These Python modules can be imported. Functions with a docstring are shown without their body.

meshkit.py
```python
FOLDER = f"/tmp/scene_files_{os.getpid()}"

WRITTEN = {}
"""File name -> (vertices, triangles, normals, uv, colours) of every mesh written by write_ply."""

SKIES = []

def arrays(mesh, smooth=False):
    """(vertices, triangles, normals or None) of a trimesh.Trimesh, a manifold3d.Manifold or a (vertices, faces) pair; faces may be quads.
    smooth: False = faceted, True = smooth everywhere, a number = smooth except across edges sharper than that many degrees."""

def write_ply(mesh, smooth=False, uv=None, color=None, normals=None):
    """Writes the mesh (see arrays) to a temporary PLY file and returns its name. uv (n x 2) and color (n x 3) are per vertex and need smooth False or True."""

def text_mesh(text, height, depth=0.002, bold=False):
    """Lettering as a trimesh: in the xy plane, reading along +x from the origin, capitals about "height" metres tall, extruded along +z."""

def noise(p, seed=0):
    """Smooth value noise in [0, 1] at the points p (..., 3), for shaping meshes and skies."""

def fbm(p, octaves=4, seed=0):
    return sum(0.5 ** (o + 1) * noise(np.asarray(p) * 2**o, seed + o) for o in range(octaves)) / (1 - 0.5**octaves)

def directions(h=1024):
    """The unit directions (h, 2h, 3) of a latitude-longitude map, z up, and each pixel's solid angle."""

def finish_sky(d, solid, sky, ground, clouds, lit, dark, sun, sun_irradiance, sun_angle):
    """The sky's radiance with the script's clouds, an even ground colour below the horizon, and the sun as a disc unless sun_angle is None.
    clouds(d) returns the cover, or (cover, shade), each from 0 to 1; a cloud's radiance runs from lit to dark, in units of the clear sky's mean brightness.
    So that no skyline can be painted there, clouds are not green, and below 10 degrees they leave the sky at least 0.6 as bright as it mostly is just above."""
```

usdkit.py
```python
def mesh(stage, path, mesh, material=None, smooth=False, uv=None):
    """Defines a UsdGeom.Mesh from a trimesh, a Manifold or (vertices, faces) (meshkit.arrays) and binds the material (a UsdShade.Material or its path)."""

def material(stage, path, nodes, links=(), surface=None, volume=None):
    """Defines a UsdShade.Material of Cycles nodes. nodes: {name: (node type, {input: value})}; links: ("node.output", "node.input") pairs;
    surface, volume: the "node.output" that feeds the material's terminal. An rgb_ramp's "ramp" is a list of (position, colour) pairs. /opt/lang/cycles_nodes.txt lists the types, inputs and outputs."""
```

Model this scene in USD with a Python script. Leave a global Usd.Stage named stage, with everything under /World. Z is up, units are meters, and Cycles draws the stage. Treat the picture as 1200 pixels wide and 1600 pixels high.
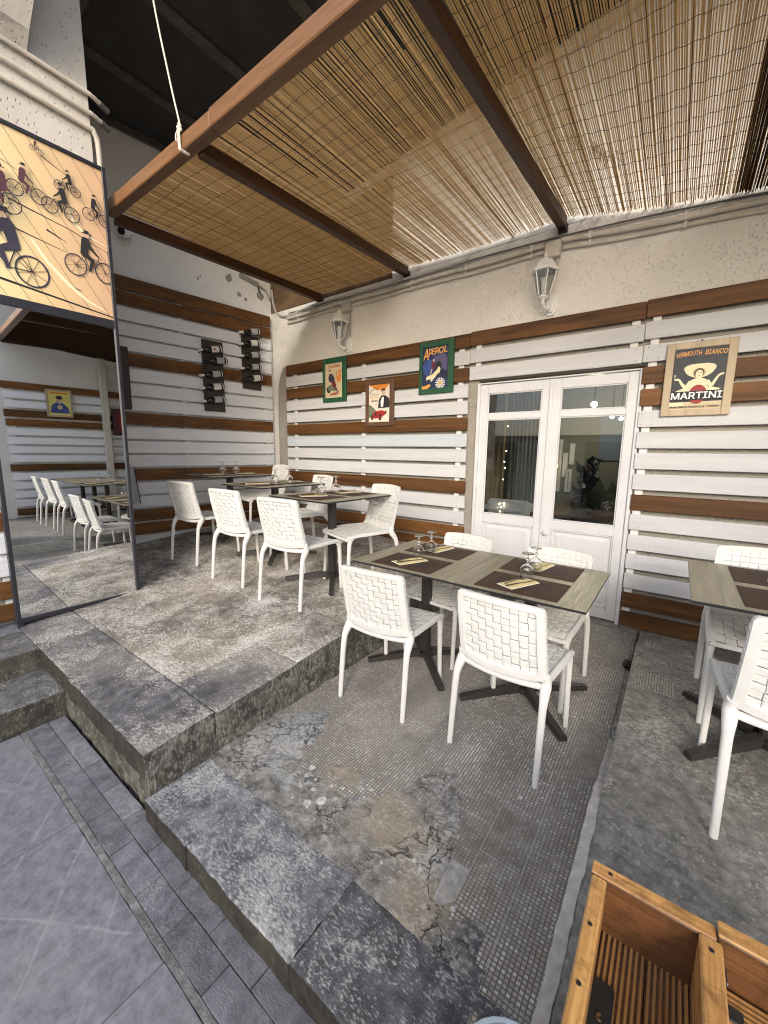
import math, random
import numpy as np
import trimesh, shapely
import shapely.geometry as sg
import usdkit, meshkit
from pxr import Usd, UsdGeom, UsdLux, UsdShade, Gf, Sdf, Vt

random.seed(7)
RNG = np.random.default_rng(7)
PI = math.pi
stage = Usd.Stage.CreateInMemory()
UsdGeom.SetStageUpAxis(stage, UsdGeom.Tokens.z)
UsdGeom.SetStageMetersPerUnit(stage, 1.0)
UsdGeom.Xform.Define(stage, '/World')
UsdGeom.Scope.Define(stage, '/World/Looks')

# ------------------------------------------------------------------ camera
CAM_H = 1.45
CAM_R = [[0.805072734752842, 0.5930442941146151, 0.012504278294954587],
         [0.09911645259181188, -0.11370947356554552, -0.9885575777095946],
         [-0.5848365759622042, 0.7971001322541253, -0.15032484351317557]]   # right, down, forward
cam = UsdGeom.Camera.Define(stage, '/World/Camera')
r_, d_, f_ = [np.array(a) for a in CAM_R]
m_ = np.eye(4); m_[0, :3] = r_; m_[1, :3] = -d_; m_[2, :3] = -f_; m_[3, :3] = (0, 0, CAM_H)
cam.AddTransformOp().Set(Gf.Matrix4d(*m_.ravel().tolist()))
cam.CreateHorizontalApertureAttr(36.0); cam.CreateVerticalApertureAttr(48.0)
cam.CreateFocalLengthAttr(18.6); cam.CreateClippingRangeAttr(Gf.Vec2f(0.05, 200))
cam.CreateExposureAttr(1.18)

# ------------------------------------------------------------------ sky and sun
SUN_TO = np.array([0.50, -1.0, 0.50]); SUN_TO /= np.linalg.norm(SUN_TO)
elev = math.asin(SUN_TO[2]); azim = math.atan2(SUN_TO[0], SUN_TO[1])
usdkit.material(stage, '/World/Looks/sky_look', {
    's': ('sky_texture', {'sky_type': 'single_scattering', 'sun_disc': False, 'sun_elevation': elev, 'sun_rotation': azim,
                          'air_density': 1.0, 'aerosol_density': 2.5, 'ozone_density': 1.0}),
    'w': ('mix_color', {'fac': 0.40, 'b': (4.0, 4.15, 4.5)}),
    'b': ('background_shader', {'strength': 0.15})}, [('s.color', 'w.a'), ('w.result', 'b.color')], surface='b.background')
dome = UsdLux.DomeLight.Define(stage, '/World/sky')
UsdShade.MaterialBindingAPI.Apply(dome.GetPrim()).Bind(UsdShade.Material.Get(stage, '/World/Looks/sky_look'))
dome.GetPrim().SetCustomDataByKey('kind', 'structure')
sun = UsdLux.DistantLight.Define(stage, '/World/sun')
sun.CreateIntensityAttr(0.13); sun.CreateAngleAttr(10.0); sun.CreateNormalizeAttr(True); sun.CreateColorAttr(Gf.Vec3f(1.0, 0.94, 0.87))
z_ = SUN_TO; x_ = np.cross([0, 0, 1], z_); x_ /= np.linalg.norm(x_); y_ = np.cross(z_, x_)
sm = np.eye(4); sm[0, :3] = x_; sm[1, :3] = y_; sm[2, :3] = z_
sun.AddTransformOp().Set(Gf.Matrix4d(*sm.ravel().tolist()))

# ------------------------------------------------------------------ naming helpers
USED = {}
def free_path(parent, name):
    base = f'{parent}/{name}'
    k = USED.get(base, -1) + 1
    USED[base] = k
    return base if k == 0 else f'{base}_{k:03d}'
def ppath(p): return '/World' if p is None else (p if isinstance(p, str) else str(p.GetPath()))
def tag(o, label=None, cat=None, group=None, kind=None):
    p = o.GetPrim() if hasattr(o, 'GetPrim') else o
    for k, v in (('label', label), ('category', cat), ('group', group), ('kind', kind)):
        if v: p.SetCustomDataByKey(k, v)
    return p
def thing(name, label, cat, loc=(0, 0, 0), rz=0, group=None, kind=None):
    x = UsdGeom.Xform.Define(stage, free_path('/World', name))
    x.AddTranslateOp().Set(Gf.Vec3d(*[float(a) for a in loc]))
    x.AddRotateZOp().Set(math.degrees(rz))
    return tag(x, label, cat, group, kind)
def struct(name, loc=(0, 0, 0), rz=0):
    x = UsdGeom.Xform.Define(stage, free_path('/World', name))
    x.AddTranslateOp().Set(Gf.Vec3d(*[float(a) for a in loc])); x.AddRotateZOp().Set(math.degrees(rz))
    return tag(x, kind='structure')
def part(name, mesh, mat, parent=None, smooth=False, label=None, kind=None):
    if isinstance(mesh, MB): mesh = mesh.get()
    p = free_path(ppath(parent), name)
    usdkit.mesh(stage, p, mesh, f'/World/Looks/{mat}', smooth)
    o = stage.GetPrimAtPath(p)
    return tag(o, label=label, kind=kind)
def copy_of(root, name, label, cat, loc, rz=0, group=None):
    r = thing(name, label, cat, loc, rz, group)
    r.GetReferences().AddInternalReference(root.GetPath()); r.SetInstanceable(True)
    return r

# ------------------------------------------------------------------ mesh helpers
class MB:
    def __init__(s): s.v = []; s.f = []; s.n = 0
    def add(s, v, f):
        v = np.asarray(v, float).reshape(-1, 3); f = np.asarray(f, int)
        if f.shape[1] == 4: f = np.vstack([f[:, [0, 1, 2]], f[:, [0, 2, 3]]])
        s.v.append(v); s.f.append(f + s.n); s.n += len(v); return s
    def addm(s, m): return s.add(m.vertices, m.faces)
    def box(s, lo, hi):
        lo = np.asarray(lo, float); hi = np.asarray(hi, float)
        c = np.array([[x, y, z] for z in (0, 1) for y in (0, 1) for x in (0, 1)], float)
        return s.add(lo + c * (hi - lo), BOXQ)
    def hexa(s, p): return s.add(p, BOXQ)      # 8 points, order as box
    def cbox(s, lo, hi, c=0.003):
        v, f = cbox_vf(lo, hi, c); return s.add(v, f)
    def tube(s, path, rad, seg=10, caps=True, flat=1.0):
        P = np.asarray(path, float); n = len(P); rad = np.broadcast_to(np.asarray(rad, float), (n,))
        T = np.gradient(P, axis=0); T /= np.linalg.norm(T, axis=1, keepdims=True) + 1e-12
        ref = np.array([0, 0, 1.0]) if abs(T[0, 2]) < .9 else np.array([1.0, 0, 0])
        u = np.cross(ref, T[0]); u /= np.linalg.norm(u); V = []
        for i in range(n):
            u = u - T[i] * (u @ T[i]); u /= np.linalg.norm(u); w = np.cross(T[i], u)
            a = np.arange(seg) * 2 * PI / seg
            V.append(P[i] + rad[i] * (np.cos(a)[:, None] * u + flat * np.sin(a)[:, None] * w))
        V = np.vstack(V); F = []
        for i in range(n - 1):
            for k in range(seg):
                a, b = i * seg + k, i * seg + (k + 1) % seg
                F.append([a, b, b + seg, a + seg])
        F = np.array(F); F = np.vstack([F[:, [0, 1, 2]], F[:, [0, 2, 3]]])
        if caps:
            V = np.vstack([V, P[0], P[-1]]); c0, c1 = n * seg, n * seg + 1
            F = np.vstack([F, [[(k + 1) % seg, k, c0] for k in range(seg)], [[(n - 1) * seg + k, (n - 1) * seg + (k + 1) % seg, c1] for k in range(seg)]])
        return s.add(V, F)
    def lathe(s, prof, seg=20, at=(0, 0, 0)):
        pr = np.asarray(prof, float); n = len(pr); a = np.arange(seg) * 2 * PI / seg
        V = np.stack([pr[:, 0, None] * np.cos(a), pr[:, 0, None] * np.sin(a), np.repeat(pr[:, 1, None], seg, 1)], -1).reshape(-1, 3) + at
        F = [[i * seg + k, i * seg + (k + 1) % seg, (i + 1) * seg + (k + 1) % seg, (i + 1) * seg + k] for i in range(n - 1) for k in range(seg)]
        return s.add(V, F)
    def prism(s, poly, h, z=0.0):          # shapely polygon / points, extruded along +z
        g = poly if hasattr(poly, 'geom_type') else sg.Polygon(poly)
        if not g.is_valid: g = g.buffer(0)
        for q in getattr(g, 'geoms', [g]):
            m = trimesh.creation.extrude_polygon(q, h, engine='earcut'); v = m.vertices.copy(); v[:, 2] += z; s.add(v, m.faces)
        return s
    def xf(s, M):
        M = np.asarray(M, float)
        s.v = [v @ M[:3, :3].T + M[:3, 3] for v in s.v]; return s
    def get(s): return trimesh.Trimesh(np.vstack(s.v), np.vstack(s.f), process=False)
BOXQ = np.array([[0, 2, 3, 1], [4, 5, 7, 6], [0, 1, 5, 4], [2, 6, 7, 3], [0, 4, 6, 2], [1, 3, 7, 5]])
def _unit_cbox():
    pts = []
    for k in range(3):
        for a in np.ndindex(2, 2, 2): pts.append((k, a))
    def at(lo, hi, c):
        lo = np.asarray(lo, float); hi = np.asarray(hi, float)
        out = []
        for k, a in pts:
            a = np.array(a); p = np.where(a == 1, hi - c, lo + c); p[k] = hi[k] if a[k] else lo[k]; out.append(p)
        return np.array(out)
    m = trimesh.convex.convex_hull(trimesh.PointCloud(at((-1, -1, -1), (1, 1, 1), .3)).vertices)
    q = at((-1, -1, -1), (1, 1, 1), .3)
    idx = np.array([np.argmin(np.linalg.norm(q - v, axis=1)) for v in m.vertices])
    return at, idx[m.faces]
_cb_at, _cb_f = _unit_cbox()
def cbox_vf(lo, hi, c=.003):
    c = min(c, .45 * float(np.min(np.abs(np.asarray(hi, float) - np.asarray(lo, float)))))
    return _cb_at(lo, hi, c), _cb_f
def Rz(a, t=(0, 0, 0)):
    c, s = math.cos(a), math.sin(a); M = np.eye(4); M[:2, :2] = [[c, -s], [s, c]]; M[:3, 3] = t; return M
def Rx(a, t=(0, 0, 0)):
    c, s = math.cos(a), math.sin(a); M = np.eye(4); M[1:3, 1:3] = [[c, -s], [s, c]]; M[:3, 3] = t; return M
def Ry(a, t=(0, 0, 0)):
    c, s = math.cos(a), math.sin(a); M = np.eye(4); M[0, 0] = c; M[0, 2] = s; M[2, 0] = -s; M[2, 2] = c; M[:3, 3] = t; return M
def bez(pts, n=8):
    """Catmull-Rom through the points."""
    P = np.asarray(pts, float); P = np.vstack([2 * P[0] - P[1], P, 2 * P[-1] - P[-2]]); out = []
    for i in range(1, len(P) - 2):
        for t in np.linspace(0, 1, n, endpoint=(i == len(P) - 3)):
            a, b, c, d = P[i - 1:i + 3]
            out.append(.5 * ((2 * b) + (-a + c) * t + (2 * a - 5 * b + 4 * c - d) * t * t + (-a + 3 * b - 3 * c + d) * t ** 3))
    return np.array(out)
def slab(x0, x1, y0, y1, zf, th, res=.03, seed=0, rough=.0, edge=.006, wob=.0, nz=9.0, sides=False):
    """A stone: a displaced top sheet with worn rounded borders and sides going down by th."""
    nx = max(3, int(round((x1 - x0) / res)) + 1); ny = max(3, int(round((y1 - y0) / res)) + 1)
    def axis(a, b, n):
        t = np.linspace(a, b, n); e = min(edge, (b - a) * .2); return np.concatenate([[a], [a + e], t[1:-1], [b - e], [b]])
    X, Y = np.meshgrid(axis(x0, x1, nx), axis(y0, y1, ny)); h, w = X.shape
    P3 = np.stack([X * nz, Y * nz, X * 0 + seed * 3.7], -1)
    Z = zf(X, Y) + (meshkit.fbm(P3, 4, seed) - .5) * 2 * rough
    bd = np.zeros_like(X, bool); bd[0] = bd[-1] = True; bd[:, 0] = bd[:, -1] = True
    Z = Z - np.where(bd, edge * .55, 0)
    if wob:
        k = np.zeros_like(X); k[:2] = k[-2:] = 1; k[:, :2] = k[:, -2:] = 1
        X0_, Y0_ = X, Y
        X = X + k * (meshkit.fbm(np.stack([X0_ * 24, Y0_ * 24, X * 0 + seed], -1), 3, seed) - .5) * 3.2 * wob
        Y = Y + k * (meshkit.fbm(np.stack([X0_ * 24, Y0_ * 24, X * 0 + seed + 9], -1), 3, seed + 5) - .5) * 3.2 * wob
    V = np.stack([X, Y, Z], -1).reshape(-1, 3); I = np.arange(h * w).reshape(h, w)
    F = np.stack([I[:-1, :-1], I[:-1, 1:], I[1:, 1:], I[1:, :-1]], -1).reshape(-1, 4)
    ring = np.concatenate([I[0, :], I[1:, -1], I[-1, -2::-1], I[-2:0:-1, 0]])
    low = V[ring].copy(); low[:, 2] -= th
    n = len(ring); j = np.arange(n); k = (j + 1) % n
    F2 = np.stack([ring[j], len(V) + j, len(V) + k, ring[k]], -1)
    if sides: return MB().add(V, F), MB().add(np.vstack([V[ring], low]), np.stack([j, n + j, n + k, k], -1))
    return MB().add(np.vstack([V, low]), np.vstack([F, F2]))
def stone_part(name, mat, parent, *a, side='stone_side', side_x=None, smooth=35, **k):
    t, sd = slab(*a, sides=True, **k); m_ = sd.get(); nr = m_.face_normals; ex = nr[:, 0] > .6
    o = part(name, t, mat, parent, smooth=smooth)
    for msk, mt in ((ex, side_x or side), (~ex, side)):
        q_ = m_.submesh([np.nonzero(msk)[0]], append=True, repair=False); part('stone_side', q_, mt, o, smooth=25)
    return o

# ------------------------------------------------------------------ materials
class GR:
    """Collects a node graph: g('noise_texture', scale=3, vector='m.vector') returns the node's name."""
    def __init__(s): s.nodes = {}; s.links = []
    def __call__(s, kind, **kw):
        nm = f'n{len(s.nodes)}'; ins = {}
        for k, v in kw.items():
            if isinstance(v, str) and '.' in v and v.split('.')[0] in s.nodes: s.links.append((v, f'{nm}.{k}'))
            else: ins[k] = v
        s.nodes[nm] = (kind, ins); return nm
    def done(s, name, out): return usdkit.material(stage, f'/World/Looks/{name}', s.nodes, s.links, surface=out)
    def pos(s, scale=(1, 1, 1), rot=(0, 0, 0), obj=False):
        p = s('texture_coordinate') + '.object' if obj else s('geometry') + '.position'
        return s('mapping', vector=p, scale=scale, rotation=rot) + '.vector'
    def noise(s, vec, scale, detail=4, rough=.55, dist=0., col=False):
        return s('noise_texture', vector=vec, scale=scale, detail=float(detail), roughness=rough, distortion=dist) + ('.color' if col else '.fac')
    def ramp(s, fac, stops): return s('rgb_ramp', fac=fac, ramp=stops) + '.color'
    def rng(s, val, a, b, c=0., d=1.): return s('map_range', value=val, from_min=a, from_max=b, to_min=c, to_max=d, clamp=True) + '.result'
    def mix(s, fac, a, b, mode='mix'): return s('mix_color', fac=fac, a=a, b=b, blend_type=mode) + '.result'
    def math(s, op, a, b=.5, c=None):
        kw = dict(math_type=op, value1=a, value2=b)
        if c is not None: kw['value3'] = c
        return s('math', **kw) + '.value'
    def bump(s, h, strength=.3, dist=.01, normal=None):
        kw = dict(height=h, strength=strength, distance=dist)
        if normal: kw['normal'] = normal
        return s('bump', **kw) + '.normal'
def bw(v): return (v, v, v)
def plain(name, col, rough=.5, metal=0., spec=.5, noise=.0, nscale=20., bump=0., **kw):
    g = GR(); ins = dict(base_color=col, roughness=rough, metallic=metal, specular_ior_level=spec)
    if noise or bump:
        n = g.noise(g.pos(), nscale, 4)
        if noise:
            lo = tuple(c * (1 - noise) for c in col); hi = tuple(min(1, c * (1 + noise)) for c in col)
            ins['base_color'] = g.ramp(n, [(.25, lo), (.75, hi)])
        if bump: ins['normal'] = g.bump(n, .4, bump)
    ins.update(kw); p = g('principled_bsdf', **ins); return g.done(name, p + '.BSDF')

def wood(name, dark, light, axis, rough=.45, knots=True, scale=1., gloss=.5, var=.35, coat=0., burn=0.):
    """Boards with the grain along axis 0/1/2; every object gets its own tone and its own piece of grain."""
    g = GR(); sc = [26., 26., 26.]; sc[axis] = 1.6
    rnd = g('object_info') + '.random'
    off = g('combine_xyz', x=g.math('multiply', rnd, 37.), y=g.math('multiply', rnd, 91.), z=g.math('multiply', rnd, 17.)) + '.vector'
    p = g('vector_math', math_type='add', vector1=g('geometry') + '.position', vector2=off) + '.vector'
    v = g('mapping', vector=p, scale=tuple(x * scale for x in sc)) + '.vector'
    big = g.noise(v, .45, 3, .5, 1.2); fine = g.noise(v, 2.6, 5, .65, .5)
    ks = [9., 9., 9.]; ks[axis] = 2.6
    kv = g('mapping', vector=p, scale=tuple(x * scale for x in ks)) + '.vector'
    kn = g.rng(g('voronoi_texture', vector=kv, scale=.55) + '.distance', .0, .18, 1., 0.)
    f = g.math('add', g.math('multiply', big, .6), g.math('multiply', fine, .4))
    c = g.ramp(f, [(.28, dark), (.48, tuple(.5 * (a + b) for a, b in zip(dark, light))), (.70, light)])
    tone = g.rng(rnd, 0, 1, 1 - var, 1 + var)
    c = g.mix(1., c, g('combine_xyz', x=tone, y=tone, z=tone) + '.vector', 'multiply')
    if knots: c = g.mix(g.math('multiply', kn, .75), c, tuple(a * .35 for a in dark))
    if burn:
        bn = g.noise(p, 16., 6, .72, .6); c = g.mix(g.rng(bn, .50, .64, 0., burn), c, tuple(a * .3 for a in dark)); tr = [6., 6., 6.]; tr[axis] = 120.
        c = g.mix(g.rng(g.noise(g('mapping', vector=p, scale=tuple(tr)) + '.vector', 1., 4, .7), .56, .68, 0., burn * .6), c, dark)
    n = g.bump(g.math('add', fine, kn), .25, .004)
    p = g('principled_bsdf', base_color=c, roughness=g.rng(fine, .3, .7, rough - .08, rough + .15), specular_ior_level=gloss, normal=n, coat_weight=coat, coat_roughness=.2)
    return g.done(name, p + '.BSDF')
wood('wood_brown_x', (.028, .010, .003), (.185, .083, .025), 0, .5, gloss=.3, var=.3)
wood('wood_brown_y', (.028, .010, .003), (.185, .083, .025), 1, .5, gloss=.3, var=.3)
wood('wood_pergola_x', (.050, .022, .008), (.185, .088, .034), 0, .34, var=.12, coat=.15)
wood('wood_pergola_y', (.026, .010, .004), (.075, .029, .011), 1, .42, var=.2)
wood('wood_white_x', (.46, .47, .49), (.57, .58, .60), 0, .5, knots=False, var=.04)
wood('wood_white_y', (.64, .66, .70), (.76, .78, .82), 1, .5, knots=False, var=.04)  # same white paint lightened: brightness put into colour for the dim left wall
wood('wood_crate', (.13, .045, .012), (.62, .36, .13), 1, .3, scale=2.2, var=.15, coat=.3, burn=.55)
wood('wood_crate_x', (.030, .012, .006), (.17, .075, .028), 0, .3, scale=1.6, var=.15, coat=.3, burn=.5)
wood('wood_crate_rim', (.16, .058, .016), (.62, .36, .13), 0, .3, scale=2.2, var=.15, coat=.3, burn=.55)
wood('wood_crate_deck', (.075, .028, .010), (.50, .26, .085), 1, .35, var=.15, coat=.2)
wood('wood_white_blue', (.40, .46, .50), (.50, .56, .60), 0, .5, knots=False, var=.02)
wood('wood_frame_pale', (.33, .26, .17), (.50, .41, .29), 2, .5, knots=False, var=.1)
wood('wood_frame_dark', (.055, .028, .016), (.12, .066, .04), 2, .45, knots=False, var=.1)

def plaster(name, base, dark, pit=.6, scale=1., stain=.3, bumpd=.012):
    g = GR(); v = g.pos()
    big = g.noise(v, .9 * scale, 4, .6, .4); mid = g.noise(v, 7 * scale, 5, .6); fine = g.noise(v, 55 * scale, 4, .6)
    vo = g('voronoi_texture', vector=g.pos((1, 1, .55)), scale=70. * scale, feature='f1') + '.distance'
    pits = g.rng(g.math('add', vo, g.math('multiply', mid, .55)), .32, .52, 1., 0.)
    c = g.ramp(big, [(.3, tuple(x * (1 - stain * .5) for x in base)), (.7, base)])
    c = g.mix(g.math('multiply', pits, pit), c, dark)
    c = g.mix(g.rng(mid, .55, .75, 0., .25), c, tuple(x * .75 for x in base))
    h = g.math('subtract', g.math('add', g.math('multiply', mid, .5), g.math('multiply', fine, .35)), g.math('multiply', pits, .8))
    p = g('principled_bsdf', base_color=c, roughness=.9, specular_ior_level=.2, normal=g.bump(h, .8, bumpd))
    return g.done(name, p + '.BSDF')
plaster('plaster_beige', (.72, .705, .67), (.55, .525, .475), .14)
plaster('plaster_white', (.76, .765, .77), (.38, .37, .35), .25, .5, .35, .006)
plaster('plaster_pillar', (.60, .58, .54), (.30, .28, .25), .35, .6, .5, .008)
plaster('plaster_grey', (.30, .28, .25), (.17, .16, .14), .5, 1., .4)
plaster('plaster_bare', (.34, .315, .275), (.20, .185, .16), .4, 1., .5)
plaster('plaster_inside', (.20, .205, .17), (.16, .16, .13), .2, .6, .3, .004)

def stone(name, lo, mid, hi, flake=.5, fl_scale=70., moss=0., cut=.53, rough=.75, tone=.2, big_scale=2.6, warm=None, cloud=.58):
    """Worn lava stone: dark, finely pitted, with dense small pale flakes gathered in larger worn areas."""
    g = GR(); v = g.pos(); rnd = g('object_info') + '.random'
    st = g('mapping', vector=g('geometry') + '.position', rotation=(0, 0, .35), scale=(1., 2.1, 1.)) + '.vector'
    b = g.noise(v, big_scale, 6, .66, .5); m = g.noise(v, 14., 7, .72, .2); s_ = g.noise(st, fl_scale, 7, .74, .1); t = g.noise(v, 260., 3, .6)
    c = g.ramp(m, [(.36, lo), (.60, mid)])
    b2 = g.noise(v, 6.5, 6, .7, .8); k2 = g.rng(b2, .36, .62, cloud, 1.18)
    c = g.mix(1., c, g('combine_xyz', x=k2, y=k2, z=k2) + '.vector', 'multiply')
    if warm: c = g.mix(g.rng(g.noise(v, 1.3, 4, .6), .42, .62, 0., .8), c, warm)
    mask = g.math('add', g.math('multiply', s_, .55), g.math('add', g.math('multiply', b, .34), g.math('multiply', m, .16)))
    fl = g.rng(mask, cut, cut + .032, 0., flake)
    c = g.mix(fl, c, hi)
    c = g.mix(g.rng(mask, cut + .065, cut + .085, 0., flake), c, tuple(min(.8, x * 1.35) for x in hi))
    sp = g('voronoi_texture', vector=st, scale=95.) + '.distance'; c = g.mix(g.math('multiply', g.rng(sp, .10, .17, 1., 0.), g.rng(m, .5, .62, 0., .8)), c, hi)
    c = g.mix(g.rng(t, .62, .72, 0., .4), c, hi)
    c = g.mix(g.rng(t, .30, .42, .65, 0.), c, tuple(x * .3 for x in lo))
    if moss: c = g.mix(g.rng(b, .48, .66, 0., moss), c, (.058, .060, .036))
    k = g.rng(rnd, 0, 1, 1 - tone, 1 + tone)
    c = g.mix(1., c, g('combine_xyz', x=k, y=k, z=k) + '.vector', 'multiply')
    h = g.math('add', g.math('multiply', m, .5), g.math('add', g.math('multiply', s_, .6), g.math('multiply', t, .15)))
    p = g('principled_bsdf', base_color=c, roughness=g.rng(mask, .4, .65, rough - .2, rough + .1), specular_ior_level=.45, normal=g.bump(h, 1., .016))
    return g.done(name, p + '.BSDF')
stone('stone_pavement', (.13, .138, .165), (.25, .263, .305), (.46, .47, .50), .45, 75., 0, .575, .62, .12, cloud=.86)
stone('stone_edge', (.12, .132, .16), (.30, .315, .35), (.58, .60, .61), .70, 62., 0, .525, .7, .08)
stone('stone_edge_dark', (.060, .066, .080), (.17, .178, .20), (.52, .54, .55), .80, 66., 0, .535, .7, .05)
stone('stone_nosing', (.070, .073, .088), (.20, .20, .22), (.62, .60, .57), .65, 52., 0, .54, .7, .08, warm=(.32, .30, .265))
stone('stone_flag', (.105, .099, .090), (.30, .284, .258), (.68, .66, .62), .75, 46., 0, .525, .75, .10, warm=(.36, .315, .255))
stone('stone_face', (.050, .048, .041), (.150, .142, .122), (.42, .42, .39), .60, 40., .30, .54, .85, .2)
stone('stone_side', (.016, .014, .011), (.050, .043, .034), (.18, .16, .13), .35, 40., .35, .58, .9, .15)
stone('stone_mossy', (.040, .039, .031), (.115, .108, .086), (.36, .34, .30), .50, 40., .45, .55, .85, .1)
stone('stone_step', (.080, .085, .088), (.20, .206, .208), (.52, .52, .50), .60, 50., .30, .54, .8, .1)
def gutter():
    g = GR(); v = g.pos(); n = g.noise(v, 22., 5, .7)
    c = g.ramp(n, [(.34, (.11, .118, .112)), (.5, (.18, .19, .192)), (.68, (.30, .31, .315))])
    p = g('principled_bsdf', base_color=c, roughness=.9, normal=g.bump(n, .7, .02)); return g.done('gutter_mortar', p + '.BSDF')
gutter()
def scored():
    """The street's big slabs: lava stone with worn diagonal scoring."""
    g = GR(); v = g.pos(); b = g.noise(v, 1.6, 4, .6); m = g.noise(v, 26., 7, .75); t = g.noise(v, 220., 3, .6)
    c = g.ramp(m, [(.34, (.125, .132, .160)), (.64, (.25, .263, .305))])
    c = g.mix(g.rng(t, .64, .74, 0., .35), c, (.30, .31, .34))
    lines = None
    for ang, sp in ((.62, 5.2), (-.55, 4.4)):
        w = g('mapping', vector=g('geometry') + '.position', rotation=(0, 0, ang)) + '.vector'
        y = g('separate_xyz', vector=w); d = g.noise(v, 3.5, 2, .5)
        yy = g.math('add', g.math('multiply', y + '.y', sp), g.math('multiply', d, .22))
        tri = g.math('absolute', g.math('subtract', g.math('fraction', yy), .5))
        ln = g.rng(tri, .0, .030, 1., 0.)
        ln = g.math('multiply', ln, g.rng(g.noise(v, 4.2 if ang > 0 else 5.1, 3, .6), .52, .62, 0., 1.))
        lines = ln if lines is None else g.math('maximum', lines, ln)
    c = g.mix(g.math('multiply', lines, .26), c, (.58, .59, .62))
    c = g.mix(g.rng(b, .56, .72, 0., .3), c, (.36, .37, .37))
    p = g('principled_bsdf', base_color=c, roughness=g.rng(m, .3, .7, .42, .66), specular_ior_level=.45, normal=g.bump(g.math('add', m, g.math('multiply', t, .3)), .35, .006))
    return g.done('stone_scored', p + '.BSDF')
scored()
def blob(g, pos, x, y, rx, ry, soft=.35):
    """1 inside an ellipse on the ground (a stain with its own place and outline), 0 outside; pos already carries the wobble."""
    d = g('mapping', vector=pos, location=(-x / rx, -y / ry, 0), scale=(1 / rx, 1 / ry, 0)) + '.vector'
    l = g('vector_math', math_type='length', vector1=d) + '.value'
    return g.rng(l, 1 - soft, 1 + soft, 1., 0.)
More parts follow.
